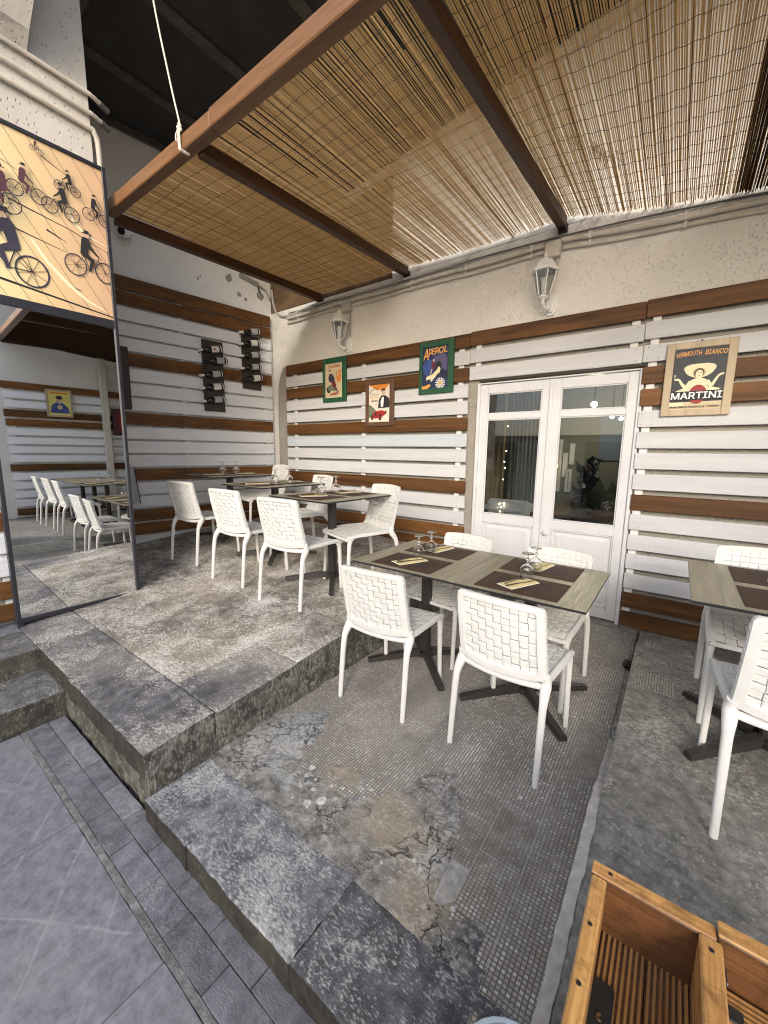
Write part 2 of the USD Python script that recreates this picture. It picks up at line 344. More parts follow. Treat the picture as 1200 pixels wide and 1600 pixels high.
def cement():
    """The worn screed between the edge stones and the mosaic tiles."""
    g = GR(); v = g.pos(); b = g.noise(v, 3.0, 6, .68, .5); m = g.noise(v, 15., 7, .74, .3); s_ = g.noise(v, 55., 7, .75); t = g.noise(v, 240., 3, .6)
    wob = g('vector_math', math_type='multiply_add', vector1=g.noise(v, 5., 5, .65, col=True), vector2=(.34, .34, 0), vector3=g('geometry') + '.position') + '.vector'
    off = .17
    c = g.ramp(m, [(.36, (.10, .10, .098)), (.5, (.25, .246, .238)), (.62, (.42, .415, .40))])
    ochre = blob(g, wob, -.70 + off, 1.08 + off, .20, .12)
    for a in ((-.83, 1.17, .10, .09), (-.53, .98, .13, .09), (-.55, .90, .08, .07), (-1.12, 1.20, .13, .10)):
        ochre = g.math('maximum', ochre, blob(g, wob, a[0] + off, a[1] + off, a[2], a[3]))
    c = g.mix(g.math('multiply', ochre, .75), c, g.ramp(s_, [(.3, (.30, .25, .19)), (.7, (.50, .43, .34))]))
    dark = blob(g, wob, -.30 + off, .98 + off, .13, .14)
    for a in ((-1.36, 1.35, .17, .12), (-1.18, 1.42, .06, .05), (-.20, .80, .09, .06)):
        dark = g.math('maximum', dark, blob(g, wob, a[0] + off, a[1] + off, a[2], a[3]))
    c = g.mix(g.math('multiply', dark, g.rng(s_, .42, .58, .9, .3)), c, (.085, .092, .108))
    pale = blob(g, wob, -1.45 + off, 1.22 + off, .15, .20)
    for a in ((-.54, 1.09, .075, .045), (-.94, 1.18, .05, .04), (-1.30, 1.02, .10, .05)): pale = g.math('maximum', pale, blob(g, wob, a[0] + off, a[1] + off, a[2], a[3], .2))
    c = g.mix(g.math('multiply', pale, g.rng(s_, .4, .6, .1, .8)), c, (.46, .50, .53))
    fl = g.rng(g.math('add', g.math('multiply', s_, .6), g.math('multiply', b, .42)), .545, .58, 0., .75)
    c = g.mix(fl, c, (.54, .535, .52))
    c = g.mix(g.rng(t, .64, .72, 0., .35), c, (.62, .61, .59))
    c = g.mix(g.rng(t, .28, .36, .4, 0.), c, (.05, .05, .05))
    cr = g('voronoi_texture', vector=wob, scale=4.2, feature='distance_to_edge') + '.distance'
    ck = g.math('multiply', g.rng(cr, .0, .016, 1., 0.), g.rng(b, .44, .56, 0., 1.))
    c = g.mix(g.math('multiply', ck, .85), c, (.035, .034, .032))
    h = g.math('add', g.math('multiply', m, .5), g.math('add', g.math('multiply', s_, .6), g.math('multiply', t, .2)))
    h = g.math('subtract', h, g.math('multiply', ck, .8))
    p = g('principled_bsdf', base_color=c, roughness=g.rng(b, .35, .65, .5, .85), specular_ior_level=.45, normal=g.bump(h, 1., .018))
    return g.done('cement_worn', p + '.BSDF')
cement()
def mosaic(name, groove=False):
    """Terrazzo paving tile pressed with small squares, its pads worn pale; dirt and cement smear over some of it."""
    g = GR(); v = g.pos(); rnd = g('object_info') + '.random'
    b = g.noise(v, 2.1, 4, .6, .4); m = g.noise(v, 13., 5, .65); t = g.noise(v, 120., 3, .6)
    br = g('brick_texture', vector=g('geometry') + '.position', offset=0., squash=1., color1=bw(.0), color2=bw(1.), mortar=bw(.5), scale=1.,
           mortar_size=.0024, mortar_smooth=.3, brick_width=.0138 if not groove else .016, row_height=.0138 if not groove else .6)
    cell = g('separate_xyz', vector=br + '.color') + '.x'
    pad = g.mix(g.rng(cell, 0., 1., 0., 1.), (.30, .285, .262), (.46, .44, .408))
    pad = g.mix(g.rng(g.math('add', cell, m), 1.14, 1.46, 0., .85), pad, (.62, .61, .59))
    k = g.rng(rnd, 0, 1, .78, 1.16)
    pad = g.mix(1., pad, g('combine_xyz', x=k, y=k, z=k) + '.vector', 'multiply')
    c = g.mix(br + '.fac', pad, (.135, .125, .112))
    dirt = g.rng(g.math('add', g.math('multiply', b, .6), g.math('multiply', m, .44)), .58, .85, 0., .25)
    c = g.mix(dirt, c, g.ramp(m, [(.35, (.115, .107, .095)), (.65, (.30, .29, .268))]))
    c = g.mix(g.rng(t, .66, .74, 0., .3), c, (.42, .41, .39))
    if not groove:
        wob = g('vector_math', math_type='multiply_add', vector1=g.noise(v, 4., 5, .65, col=True), vector2=(.30, .30, 0), vector3=g('geometry') + '.position') + '.vector'
        sm = blob(g, wob, -.38 + .15, 1.32 + .15, .26, .26, .5)
        for a in ((-.95, 1.52, .10, .07), (-1.40, 1.78, .12, .09), (-.22, 2.0, .05, .30)): sm = g.math('maximum', sm, blob(g, wob, a[0] + .15, a[1] + .15, a[2], a[3], .5))
        c = g.mix(g.math('multiply', sm, .62), c, g.ramp(m, [(.35, (.105, .098, .085)), (.65, (.25, .24, .215))]))
        dirt = g.math('maximum', dirt, g.math('multiply', sm, .6))
    hole = g.math('multiply', br + '.fac', g.rng(dirt, 0., .72, 1., .25))
    h = g.math('subtract', g.math('multiply', m, .25), hole)
    p = g('principled_bsdf', base_color=c, roughness=g.rng(m, .3, .7, .38, .66), specular_ior_level=.5, normal=g.bump(h, .55, .004))
    return g.done(name, p + '.BSDF')
mosaic('mosaic_tile'); mosaic('mosaic_ribbed', True)
def smear():
    g = GR(); v = g.pos(); b = g.noise(v, 2.2, 6, .68, .6); m = g.noise(v, 21., 7, .75, .3); s_ = g.noise(v, 60., 7, .75); t = g.noise(v, 240., 3, .6)
    c = g.ramp(m, [(.34, (.095, .093, .085)), (.5, (.19, .185, .170)), (.66, (.31, .30, .275))])
    c = g.mix(g.rng(b, .5, .68, 0., .5), c, (.17, .165, .14))
    c = g.mix(g.rng(g.math('add', g.math('multiply', s_, .6), g.math('multiply', b, .42)), .545, .585, 0., .6), c, (.48, .475, .455))
    c = g.mix(g.rng(t, .66, .72, 0., .3), c, (.42, .41, .40))
    p = g('principled_bsdf', base_color=c, roughness=g.rng(b, .35, .65, .45, .8), specular_ior_level=.45, normal=g.bump(g.math('add', m, s_), .5, .01))
    return g.done('cement_smear', p + '.BSDF')
smear()
plain('joint_dirt', (.035, .034, .030), .95, noise=.4, nscale=60)
plain('kerb_pale', (.44, .43, .405), .85, noise=.3, nscale=26, bump=.006)
plain('grout', (.32, .315, .30), .9, noise=.35, nscale=40, bump=.004)
plain('chip_pale', (.50, .50, .485), .8, noise=.45, nscale=60, bump=.004)
def chair_mat():
    g = GR(); v = g.pos(); n = g.noise(v, 9., 4, .6); t = g.noise(v, 160., 3, .6)
    c = g.ramp(n, [(.3, (.60, .60, .595)), (.7, (.66, .66, .655))])
    k = g.rng(g('object_info') + '.random', 0, 1, .93, 1.03); c = g.mix(1., c, g('combine_xyz', x=k, y=k, z=g.math('multiply', k, .985)) + '.vector', 'multiply')
    c = g.mix(g.rng(g.noise(v, 3.5, 5, .65), .56, .72, 0., .22), c, (.50, .48, .43))
    p = g('principled_bsdf', base_color=c, roughness=g.rng(n, .3, .7, .34, .5), specular_ior_level=.5, normal=g.bump(t, .12, .002), subsurface_weight=.05, subsurface_scale=.01)
    return g.done('chair_plastic', p + '.BSDF')
chair_mat()
plain('metal_dark', (.020, .017, .016), .45, .0, .5, bump=.001, nscale=200)
plain('metal_black', (.012, .012, .013), .4, noise=.2, nscale=80)
plain('frame_black', (.016, .017, .024), .38, noise=.25, nscale=30, bump=.002)
def tabletop():
    g = GR(); v = g.pos((24, 1.3, 24)); n = g.noise(v, .9, 5, .62, 1.4); f = g.noise(v, 4.5, 5, .7)
    c = g.ramp(g.math('add', g.math('multiply', n, .65), g.math('multiply', f, .35)), [(.3, (.115, .105, .070)), (.5, (.19, .175, .122)), (.72, (.285, .265, .195))])
    p = g('principled_bsdf', base_color=c, roughness=g.rng(f, .3, .7, .25, .48), specular_ior_level=.5, normal=g.bump(g.math('add', n, f), .35, .002)); return g.done('table_laminate', p + '.BSDF')
tabletop()
def placemat():
    g = GR(); p0 = g.pos()
    w1 = g('wave_texture', vector=p0, scale=210., bands_direction='x') + '.fac'; w2 = g('wave_texture', vector=p0, scale=210., bands_direction='y') + '.fac'
    h = g.math('multiply', w1, w2); n = g.noise(p0, 8., 3)
    c = g.ramp(n, [(.3, (.036, .018, .011)), (.7, (.055, .027, .016))])
    p = g('principled_bsdf', base_color=c, roughness=.62, specular_ior_level=.35, normal=g.bump(h, .4, .001)); return g.done('placemat_weave', p + '.BSDF')
placemat()
plain('placemat_edge', (.028, .014, .009), .7)
plain('napkin_paper', (.62, .52, .26), .85, noise=.12, nscale=30, bump=.002)
plain('napkin_white', (.76, .74, .66), .85)
plain('steel', (.30, .29, .27), .22, 1.)
plain('galvanised', (.42, .42, .41), .4, .8, noise=.2)
plain('white_metal', (.72, .73, .74), .4, noise=.06, nscale=20)
plain('door_paint', (.58, .59, .61), .38, noise=.05, nscale=6, bump=.0015)
plain('pvc_beige', (.54, .51, .45), .5, noise=.12, nscale=14)
plain('pvc_grey', (.42, .41, .39), .5, noise=.18, nscale=14)
plain('cable_dark', (.10, .095, .09), .6)
plain('rope_cord', (.62, .58, .50), .85, noise=.2, nscale=200)
plain('ceiling_black', (.026, .027, .030), .8, noise=.4, nscale=3, bump=.01)
plain('ceiling_batten', (.062, .062, .062), .75, noise=.3, nscale=12)
plain('batten_white', (.66, .66, .65), .55)
plain('panel_brown', (.12, .075, .038), .7, noise=.4, nscale=6)
plain('box_dark', (.030, .022, .020), .5, noise=.2)
plain('board_grey', (.36, .37, .40), .5, noise=.1)
plain('bottle_black', (.006, .007, .006), .12)
plain('capsule_white', (.62, .60, .55), .4)
plain('label_white', (.62, .61, .58), .6, noise=.15, nscale=120)
plain('label_grey', (.34, .35, .36), .6, noise=.5, nscale=160)
plain('ink_black', (.012, .012, .014), .6)
plain('ink_red', (.30, .018, .015), .5)
plain('ink_wine', (.11, .015, .02), .5)
plain('ink_orange', (.60, .20, .03), .5)
plain('ink_amber', (.70, .33, .07), .5)
plain('ink_navy', (.010, .018, .060), .45, noise=.5, nscale=9)
plain('ink_slate', (.022, .027, .036), .45, noise=.2, nscale=20)
plain('ink_blue', (.035, .07, .24), .45, noise=.4, nscale=20)
plain('ink_violet', (.085, .075, .17), .5, noise=.4, nscale=50)
plain('ink_cream', (.72, .66, .44), .5, noise=.08, nscale=30)
plain('ink_skin', (.55, .40, .28), .5)
plain('ink_tan', (.56, .46, .30), .55, noise=.1, nscale=20)
plain('ink_paper', (.66, .61, .52), .55, noise=.08, nscale=20)
plain('ink_white', (.80, .80, .79), .5)
plain('ink_grey', (.32, .31, .30), .5, noise=.2, nscale=60)
plain('ink_green', (.13, .16, .10), .5, noise=.4, nscale=40)
plain('ink_yellow', (.68, .60, .16), .5)
plain('ink_indigo', (.032, .030, .050), .5)
plain('ink_plum', (.075, .028, .042), .5)
plain('frame_green', (.010, .062, .028), .4, noise=.25, nscale=40)
def poster_tan():
    g = GR(); v = g.pos(); n = g.noise(v, 2.2, 4, .55); y = g('separate_xyz', vector=g('geometry') + '.position') + '.y'
    f = g.math('add', g.rng(y, .64, 1.36, 0., .75), g.math('multiply', n, .35))
    c = g.ramp(f, [(.15, (.76, .67, .38)), (.5, (.68, .52, .29)), (.85, (.60, .40, .25))])
    p = g('principled_bsdf', base_color=c, roughness=.35, specular_ior_level=.4); return g.done('poster_tan', p + '.BSDF')
poster_tan()
plain('ink_veil', (.78, .70, .50), .45)
plain('crockery_blue', (.55, .68, .76), .3)
plain('cctv_white', (.70, .71, .72), .4)
plain('lens_black', (.008, .008, .010), .08)
plain('leather_dark', (.010, .011, .010), .5, noise=.4, nscale=30)
plain('curtain_grey', (.16, .17, .165), .8, noise=.2, nscale=6)
plain('curtain_ochre', (.20, .15, .09), .8, noise=.2, nscale=6)
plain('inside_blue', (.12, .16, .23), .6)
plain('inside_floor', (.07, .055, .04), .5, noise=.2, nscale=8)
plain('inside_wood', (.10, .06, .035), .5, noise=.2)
plain('leaf_green', (.045, .06, .028), .6, noise=.4, nscale=12)
plain('screw_dark', (.06, .055, .05), .35, .8)
plain('facade_street', (.58, .55, .50), .9, noise=.25, nscale=2., bump=.01)
plain('facade_dark', (.03, .03, .035), .3)
plain('litter_black', (.010, .010, .011), .6)
def emit(name, col, s):
    g = GR(); e = g('emission', color=col, strength=s); return g.done(name, e + '.emission')
emit('bulb_warm', (1., .78, .40), 5.); emit('bulb_white', (1., .93, .78), 7.)
def glass():
    g = GR(); fr = g('fresnel', IOR=1.5); t = g('transparent_bsdf', color=(.93, .95, .94)); gl = g('glossy_bsdf', color=bw(1.), roughness=.0)
    m = g('mix_closure', fac=fr + '.fac', closure1=t + '.BSDF', closure2=gl + '.BSDF'); g.done('window_glass', m + '.closure')
    g = GR(); p = g('principled_bsdf', base_color=bw(1.), roughness=.0, ior=1.45, transmission_weight=1.); g.done('goblet_glass', p + '.BSDF')
    g = GR(); p = g('principled_bsdf', base_color=(.88, .89, .88), roughness=.008, metallic=1.); g.done('mirror_silver', p + '.BSDF')
glass()
def reed(name, a, b, c):   # reeds let some light through
    g = GR(); isl = g('geometry'); r = isl + '.random_per_island'
    n = g.noise(g.pos((1, .5, 1)), 9., 4, .6)
    col = g.ramp(g.math('add', g.math('multiply', r, .7), g.math('multiply', n, .3)), [(.15, a), (.5, b), (.85, c)])
    d = g('principled_bsdf', base_color=col, roughness=.5, specular_ior_level=.4)
    t = g('translucent_bsdf', color=col); m = g('mix_closure', fac=.62, closure1=d + '.BSDF', closure2=t + '.BSDF')
    return g.done(name, m + '.closure')
reed('reed_gold', (.60, .46, .26), (.80, .67, .44), (.88, .79, .58))
reed('reed_brown', (.22, .125, .06), (.38, .24, .13), (.52, .37, .22))
reed('reed_dark', (.085, .04, .018), (.17, .085, .038), (.27, .15, .075))
plain('wire_dark', (.06, .05, .04), .5)

# ================================================================== THE GROUND
Y0 = 3.7576                        # front plane of the slats on the back wall
YW = Y0 + .045                     # plaster face of the back wall
ST = -.10                          # street level
def zplat(x, y): return .20 + (y - .6) * (.07 + .0136 * (-2.33 - x))
def ss(t): t = np.clip(t, 0, 1); return t * t * (3 - 2 * t)
def zright(x, y): return .012 + .125 * ss((3.66 - np.asarray(y, float)) / .6) + 0 * np.asarray(x, float)
def flat(z): return lambda x, y: z + 0 * x

pav = struct('street_pavement')
part('subgrade', MB().box((-9, -7, ST - .3), (9, .60, ST - .012)), 'joint_dirt', pav)
YG = .42
rr = random.Random(3)
def course(y0, y1, xs, mat, name, th=.06, rough=.0010, dz=.0016, seed=0):
    for i in range(len(xs) - 1):
        z = ST + rr.uniform(-dz, dz)
        part(name, slab(xs[i] + .0022, xs[i + 1] - .0022, y0 + .0014, y1 - .0014, flat(z), th, .05, seed + i, rough, .003, .0012), mat, pav, smooth=40)
def joints(a, b, lo, hi, seed):
    q = random.Random(seed); out = [a]
    while out[-1] < b - lo: out.append(out[-1] + q.uniform(lo, hi))
    out[-1] = b; return out
XA = [-2.75, -2.50, -2.19, -1.96, -1.73, -1.51, -1.29, -1.07, -.85, -.62, -.40, -.17, .06, .30, .53, .75, 1.0, 1.3, 1.6, 1.9]
course(.530, .612, XA, 'stone_pavement', 'paving_stone', seed=10)
XB = [-2.75, -2.6, -2.34, -2.07, -1.84, -1.61, -1.38, -1.18, -.95, -.72, -.49, -.28, -.05, .2, .42, .66, .9, 1.2, 1.5, 1.9]
course(.437, .530, XB, 'stone_pavement', 'paving_stone', seed=40)
part('gutter', slab(-2.75, 1.9, .4132, .4368, flat(ST - .0008), .05, .010, 4, .0015, .0015, .001), 'gutter_mortar', pav, smooth=60)
ys = [.413, .02, -.42, -.88, -1.4]
for k in range(4):
    course(ys[k + 1], ys[k], joints(-2.75, 1.9, .5, .9, 20 + k), 'stone_scored', 'street_slab', .08, .0015, .002, seed=70 + 12 * k)
part('far_paving', MB().box((-9, -7, ST - .08), (9, -1.405, ST - .004)), 'stone_pavement', pav)
part('far_paving', MB().box((1.905, -1.40, ST - .08), (9, .6, ST - .004)), 'stone_pavement', pav)

stp = struct('stone_steps')
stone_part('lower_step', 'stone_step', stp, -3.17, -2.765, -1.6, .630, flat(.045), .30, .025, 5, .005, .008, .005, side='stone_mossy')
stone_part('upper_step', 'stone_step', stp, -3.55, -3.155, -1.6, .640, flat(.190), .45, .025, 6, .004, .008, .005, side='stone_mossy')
xs = [-3.56, -4.1, -4.7, -5.4]
for i in range(3):
    for j, (a, b) in enumerate(((.64, .1), (.095, -.5), (-.505, -1.2))):
        part('landing_slab', slab(xs[i + 1] + .004, xs[i] - .004, b, a, flat(.188 + .002 * ((i + j) % 2)), .2, .06, 30 + i * 3 + j, .002), 'stone_pavement', stp, smooth=40)

# --- raised platform
plt_ = struct('raised_platform')
def zp_arr(x, y): return zplat(x, y)
part('bed', slab(-5.35, -1.700, .66, 3.86, lambda x, y: zp_arr(x, y) - .010, .6, .05, 2, .003), 'cement_worn', plt_, smooth=60)
# nosing stones along the street (y 0.60 .. 0.93) and along the lower terrace
nx_ = [-3.62, -2.57, -1.655]
for i in range(2):
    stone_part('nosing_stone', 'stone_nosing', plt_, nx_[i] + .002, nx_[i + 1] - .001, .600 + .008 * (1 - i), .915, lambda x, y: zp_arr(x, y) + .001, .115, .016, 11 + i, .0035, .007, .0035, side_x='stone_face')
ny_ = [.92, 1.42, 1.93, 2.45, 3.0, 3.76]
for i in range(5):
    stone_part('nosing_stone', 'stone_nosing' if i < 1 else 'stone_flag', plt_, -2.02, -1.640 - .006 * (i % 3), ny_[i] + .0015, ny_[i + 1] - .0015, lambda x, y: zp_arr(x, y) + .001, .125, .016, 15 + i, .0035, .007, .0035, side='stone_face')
part('plinth', slab(-3.60, -1.668, .626, .70, flat(.10), .25, .02, 21, .004, .01, .006), 'stone_mossy', plt_, smooth=50)
for i, (a, b) in enumerate(((.64, 1.18), (1.19, 1.95), (1.96, 2.8), (2.81, 3.76))):
    part('plinth_stone', slab(-1.80, -1.662 - .004 * (i % 2), a, b, lambda x, y: zp_arr(x, y) - .118, .25, .025, 24 + i, .004, .008, .008), 'stone_face', plt_, smooth=50)
# flags between
q = random.Random(5); y = .92; row = 0
while y < 3.72:
    h = q.uniform(.17, .30) if y > 1.35 else q.uniform(.28, .42)
    y1 = min(y + h, 3.78); x = -2.02
    while x > -5.05:
        w = q.uniform(.32, .62); x1 = max(x - w, -5.2)
        dz = q.uniform(-.0012, .0016)
        part('flagstone', slab(x1 + .0015, x - .0015, y + .0015, y1 - .0015, lambda X, Y, d=dz: zp_arr(X, Y) + d, .05, .035 if y < 2 else .07, 100 + row * 17 + int(-x * 10), .003, .004, .003), 'stone_flag', plt_, smooth=50)
        x = x1
    y = y1; row += 1

# --- lower terrace
ter = struct('terrace_floor')
def mosaic_edge(x): return 1.30 + .13 * np.sin(x * 7.) + .10 * np.sin(x * 17 + 1) - .28 * (x > -.52) - .10 * (x > -.33)
bed = slab(-1.70, -.128, .62, 3.90, lambda x, y: .0035 - .0085 * ss((y - mosaic_edge(x) + .06) / .16) - .03 * ss((.868 - y) / .02), .3, .0115, 3, .0048, nz=16.)
part('screed', bed, 'cement_worn', ter, smooth=60)
for i, (a, b, c, m) in enumerate(((-1.655, -1.322, .885, 'stone_edge'), (-1.320, -.752, .880, 'stone_edge'), (-.750, -.155, .870, 'stone_edge_dark'))):
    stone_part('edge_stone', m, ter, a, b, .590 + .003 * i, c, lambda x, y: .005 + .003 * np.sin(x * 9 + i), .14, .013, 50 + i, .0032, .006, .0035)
part('kerb_base', slab(-1.68, -.14, .607, .68, flat(-.02), .2, .02, 57, .003, .008, .006), 'stone_mossy', ter, smooth=50)
q = random.Random(9)
gx = np.linspace(-1.655, -.150, 60)
part('grout_bed', MB().prism([(x, float(mosaic_edge(x)) + .03 + .02 * math.sin(x * 41)) for x in gx] + [(-.150, 3.69), (-1.655, 3.69)], .02, -.0194), 'grout', ter)
TW, TL = .1515, .232
cols = np.arange(-1.66, -.20, TW)
for ci, cx in enumerate(cols):
    x1 = min(cx + TW, -.135); off = (ci % 2) * TL * .5 + .04
    yy = .5 + off
    while yy < 3.66:
        a, b = yy, min(yy + TL, 3.68)
        mid = mosaic_edge((cx + x1) / 2)
        if b > mid - .05:
            a2 = max(a, mid - .12)
            if b - a2 > .05:
                dz = q.uniform(-.0009, .0012)
                part('mosaic_tile', slab(cx + .0021, x1 - .0021, a2 + .0021, b - .0021, flat(.0024 + dz), .03, .06, ci * 31 + int(yy * 10), .0006, .002, .0012), 'mosaic_tile', ter, smooth=40)
        yy += TL
q = random.Random(21)
chips = []
for (x, y, r) in ((-1.06, 1.03, .021), (-1.10, .985, .019), (-1.13, 1.05, .010), (-1.16, 1.09, .008), (-1.02, 1.07, .008), (-1.19, 1.03, .009), (-1.21, 1.08, .008), (-.93, 1.20, .010), (-1.22, 1.13, .013), (-1.08, 1.11, .007),
                  (-.62, 1.055, .009), (-.59, 1.04, .007), (-.44, 1.00, .008), (-.71, .98, .007), (-1.03, 1.13, .006), (-.97, 1.05, .006), (-1.17, .97, .007), (-.40, 1.55, .010)):
    n = 9; an = np.arange(n) * 2 * PI / n
    rad = r * np.array([q.uniform(.7, 1.2) for _ in range(n)])
    pts = np.stack([x + rad * np.cos(an), y + rad * np.sin(an)], -1)
    part('stone_chip', MB().prism(pts, .012, -.0068 + q.uniform(0, .0015)), 'chip_pale', ter)
def patch(name, pts, h, mat, parent, seed):
    P = sg.Polygon(pts).segmentize(.012); V = np.array(P.exterior.coords)[:-1]
    n2 = meshkit.fbm(np.stack([V[:, 0] * 22, V[:, 1] * 22, V[:, 0] * 0 + seed], -1), 3, seed) - .5
    c = V.mean(0); V = c + (V - c) * (1 + n2[:, None] * .5)
    part(name, MB().prism(V, .012, h - .012), mat, parent)

# --- right-hand floor, a ramped strip standing a step above the terrace
rf = struct('side_floor')
part('screed', slab(-.1135, 2.64, -.2, 3.90, lambda x, y: zright(x, y), .35, .04, 8, .0035, .008), 'cement_smear', rf, smooth=60)
part('kerb_strip', slab(-.146, -.112, .62, 2.18, lambda x, y: zright(x, y) * ss((2.3 - y) / .9) + .003, .2, .02, 9, .002, .004, .003), 'kerb_pale', rf, smooth=50)
part('kerb_strip', slab(-.140, -.112, 2.19, 3.0, lambda x, y: .006 + 0 * x, .1, .03, 10, .003, .006, .004), 'cement_worn', rf, smooth=50)
for i in range(6):
    a = -.075 + i * .30
    part('ribbed_tile', slab(a, a + .292, 3.22, 3.56, lambda x, y: zright(x, y) + .0035, .03, .08, 60 + i, .001, .003, .006), 'mosaic_ribbed', rf, smooth=40)
for i, (a, b, c, d) in enumerate(((-.09, .12, 2.55, 2.78),)):
    part('ribbed_tile', slab(a, b, c, d, lambda x, y: zright(x, y) + .001, .03, .03, 70 + i, .0025, .003, .014), 'mosaic_tile', rf, smooth=40)

# ================================================================== WALLS
DX0, DX1, DZ1 = -1.655, -.275, 2.150       # the door opening
bwall = thing('back_wall', 'beige rough plastered back wall of the terrace with the white double door in it', 'wall')
XL, XR = -4.86, 2.64
part('plaster', MB().box((XL, YW, 2.60), (XR, YW + .18, 3.33)).box((XL, YW, -.1), (-4.47, YW + .18, 2.60)), 'plaster_beige', bwall)
part('bare_render', MB().box((-4.47, YW + .003, -.1), (DX0, YW + .18, 2.60)).box((DX1, YW + .003, -.1), (XR, YW + .18, 2.60)).box((DX0, YW + .003, DZ1), (DX1, YW + .18, 2.60)), 'plaster_bare', bwall)
# above the reed mat: white plaster on the right, brown boarding on the left, a sloping cornice batten and a dark strip under the roof
def zc(x): return 4.35 + (x + 2.72) * .142
part('upper_plaster', MB().hexa([(-2.72, YW, 3.334), (XR, YW, 3.334), (-2.72, YW + .18, 3.334), (XR, YW + .18, 3.334), (-2.72, YW, zc(-2.72)), (XR, YW, zc(XR)), (-2.72, YW + .18, zc(-2.72)), (XR, YW + .18, zc(XR))]), 'plaster_white', bwall)
part('upper_panel', MB().hexa([(XL, YW - .01, 3.334), (-2.722, YW - .01, 3.334), (XL, YW + .18, 3.334), (-2.722, YW + .18, 3.334), (XL, YW - .01, zc(XL)), (-2.722, YW - .01, zc(-2.722)), (XL, YW + .18, zc(XL)), (-2.722, YW + .18, zc(-2.722))]), 'panel_brown', bwall)
part('cornice', MB().tube([(XL, YW - .03, zc(XL) + .03), (XR, YW - .03, zc(XR) + .03)], .045, 8), 'pvc_beige', bwall)
part('upper_band', MB().hexa([(XL, YW + .002, zc(XL)), (XR, YW + .002, zc(XR)), (XL, YW + .18, zc(XL)), (XR, YW + .18, zc(XR)), (XL, YW + .002, 5.3), (XR, YW + .002, 5.3), (XL, YW + .18, 5.3), (XR, YW + .18, 5.3)]), 'ceiling_black', bwall)
part('corner_pilaster', MB().tube(bez([(-4.56, YW + .005, .3), (-4.56, YW + .005, 1.2), (-4.56, YW + .005, 2.05), (-4.55, YW + .015, 2.36), (-4.53, YW + .05, 2.58)], 6), np.interp(np.linspace(0, 1, 25), [0, .75, 1], [.085, .085, .06])[:len(bez([(0, 0, k) for k in range(5)], 6))], 16), 'plaster_grey', bwall, smooth=50)

DL = 0.13221284315586024              # the left wall runs a little off square
Lc = np.array([-4.78, Y0]); Ld = np.array([math.sin(DL), math.cos(DL)]); Ln = np.array([math.cos(DL), -math.sin(DL)])
# local frame of the left wall: x' along the wall towards the back (0 at the corner), y' into the wall
LROT = PI / 2 - DL
lwall = thing('left_wall', 'greyish white peeling plaster wall left of the tables, with the wine racks on it', 'wall', (Lc[0], Lc[1], 0), LROT)
part('plaster', MB().box((-4.6, .005, -.1), (.06, .2, 4.76)), 'plaster_white', lwall)
q = random.Random(4)
for (x, z, r) in ((-.55, 3.63, .05), (-.42, 3.46, .03), (-.34, 3.42, .022), (-.12, 3.52, .05), (-.95, 3.5, .018), (-.92, 3.53, .014)):
    n = 11; an = np.arange(n) * 2 * PI / n; rad = [r * q.uniform(.5, 1.25) for _ in range(n)]
    P = [(x + rad[k] * math.cos(an[k]), z + 1.3 * rad[k] * math.sin(an[k])) for k in range(n)]
    part('bare_patch', MB().prism(P, .003).xf(Rx(PI / 2, (0, .006, 0))), 'plaster_grey', lwall)

def slat(parent, x0, x1, z0, z1, brown, y=0., axis='x', th=.022, tint=None):
    q_ = random.Random(hash((round(x0, 2), round(z0, 2))) & 0xffff)
    dy = q_.uniform(-.0015, .0015); dz = q_.uniform(-.002, .002); tilt = q_.uniform(-.0012, .0012)
    v, f = cbox_vf((x0, y + dy, z0 + dz), (x1, y + th + dy, z1 + dz), .004)
    v = v.copy(); v[:, 2] += (v[:, 0] - x0) * tilt
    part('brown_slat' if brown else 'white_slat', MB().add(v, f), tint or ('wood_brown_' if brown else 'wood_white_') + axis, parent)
def screws(parent, xs, zs, y=0.):
    m = MB()
    for x in xs:
        for z in zs: m.add(*cbox_vf((x - .003, y - .001, z - .003), (x + .003, y + .004, z + .003), .001))
    part('screw_heads', m, 'screw_dark', parent, kind='stuff')
def batten(parent, x, z0, z1, axis='x'):
    part('batten', MB().cbox((x - .028, .0235, z0), (x + .028, .043, z1), .003), 'batten_white', parent)

PAT_R = 'DWWDDWWWWDWWWWDD'; PAT_L = 'DWDWWDWWWDWWDD'
pr_ = thing('slat_cladding', 'brown and white slat cladding on the wall right of the double door', 'cladding', (0, Y0, 0))
for i, c in enumerate(PAT_R):
    zt = 2.612 - .164 * i
    if i == 15: zt = .151
    slat(pr_, -.305 + .0025 * i if i < 3 else -.300 + .0022 * i, 2.58, zt - .126, zt, c == 'D')
for x in (-.235, .95, 2.0): batten(pr_, x, .03, 2.60)
screws(pr_, (-.27, -.20), [2.612 - .164 * i - d for i in range(15) for d in (.022, .104)])
pm_ = thing('slat_cladding', 'three slats over the white double door, one brown and two white', 'cladding', (0, Y0, 0))
for i, c in enumerate('DWW'):
    zt = 2.603 - .162 * i; slat(pm_, -1.738, -.309 + .003 * i, zt - .126, zt, c == 'D')
for x in (-1.66, -.37): batten(pm_, x, 2.16, 2.60)
screws(pm_, (-.35, -1.69), [2.603 - .162 * i - d for i in range(3) for d in (.022, .104)])
pl_ = thing('slat_cladding', 'brown and white slat cladding between the room corner and the double door', 'cladding', (0, Y0, 0))
for i, c in enumerate(PAT_L):
    zt = 2.597 - .1592 * i; slat(pl_, -4.46, -1.742 if i < 2 else -1.75 + .0015 * i, zt - .129, zt, c == 'D', tint='wood_white_blue' if i == 6 else None)
for x in (-4.30, -3.1, -1.84): batten(pl_, x, .42, 2.58)
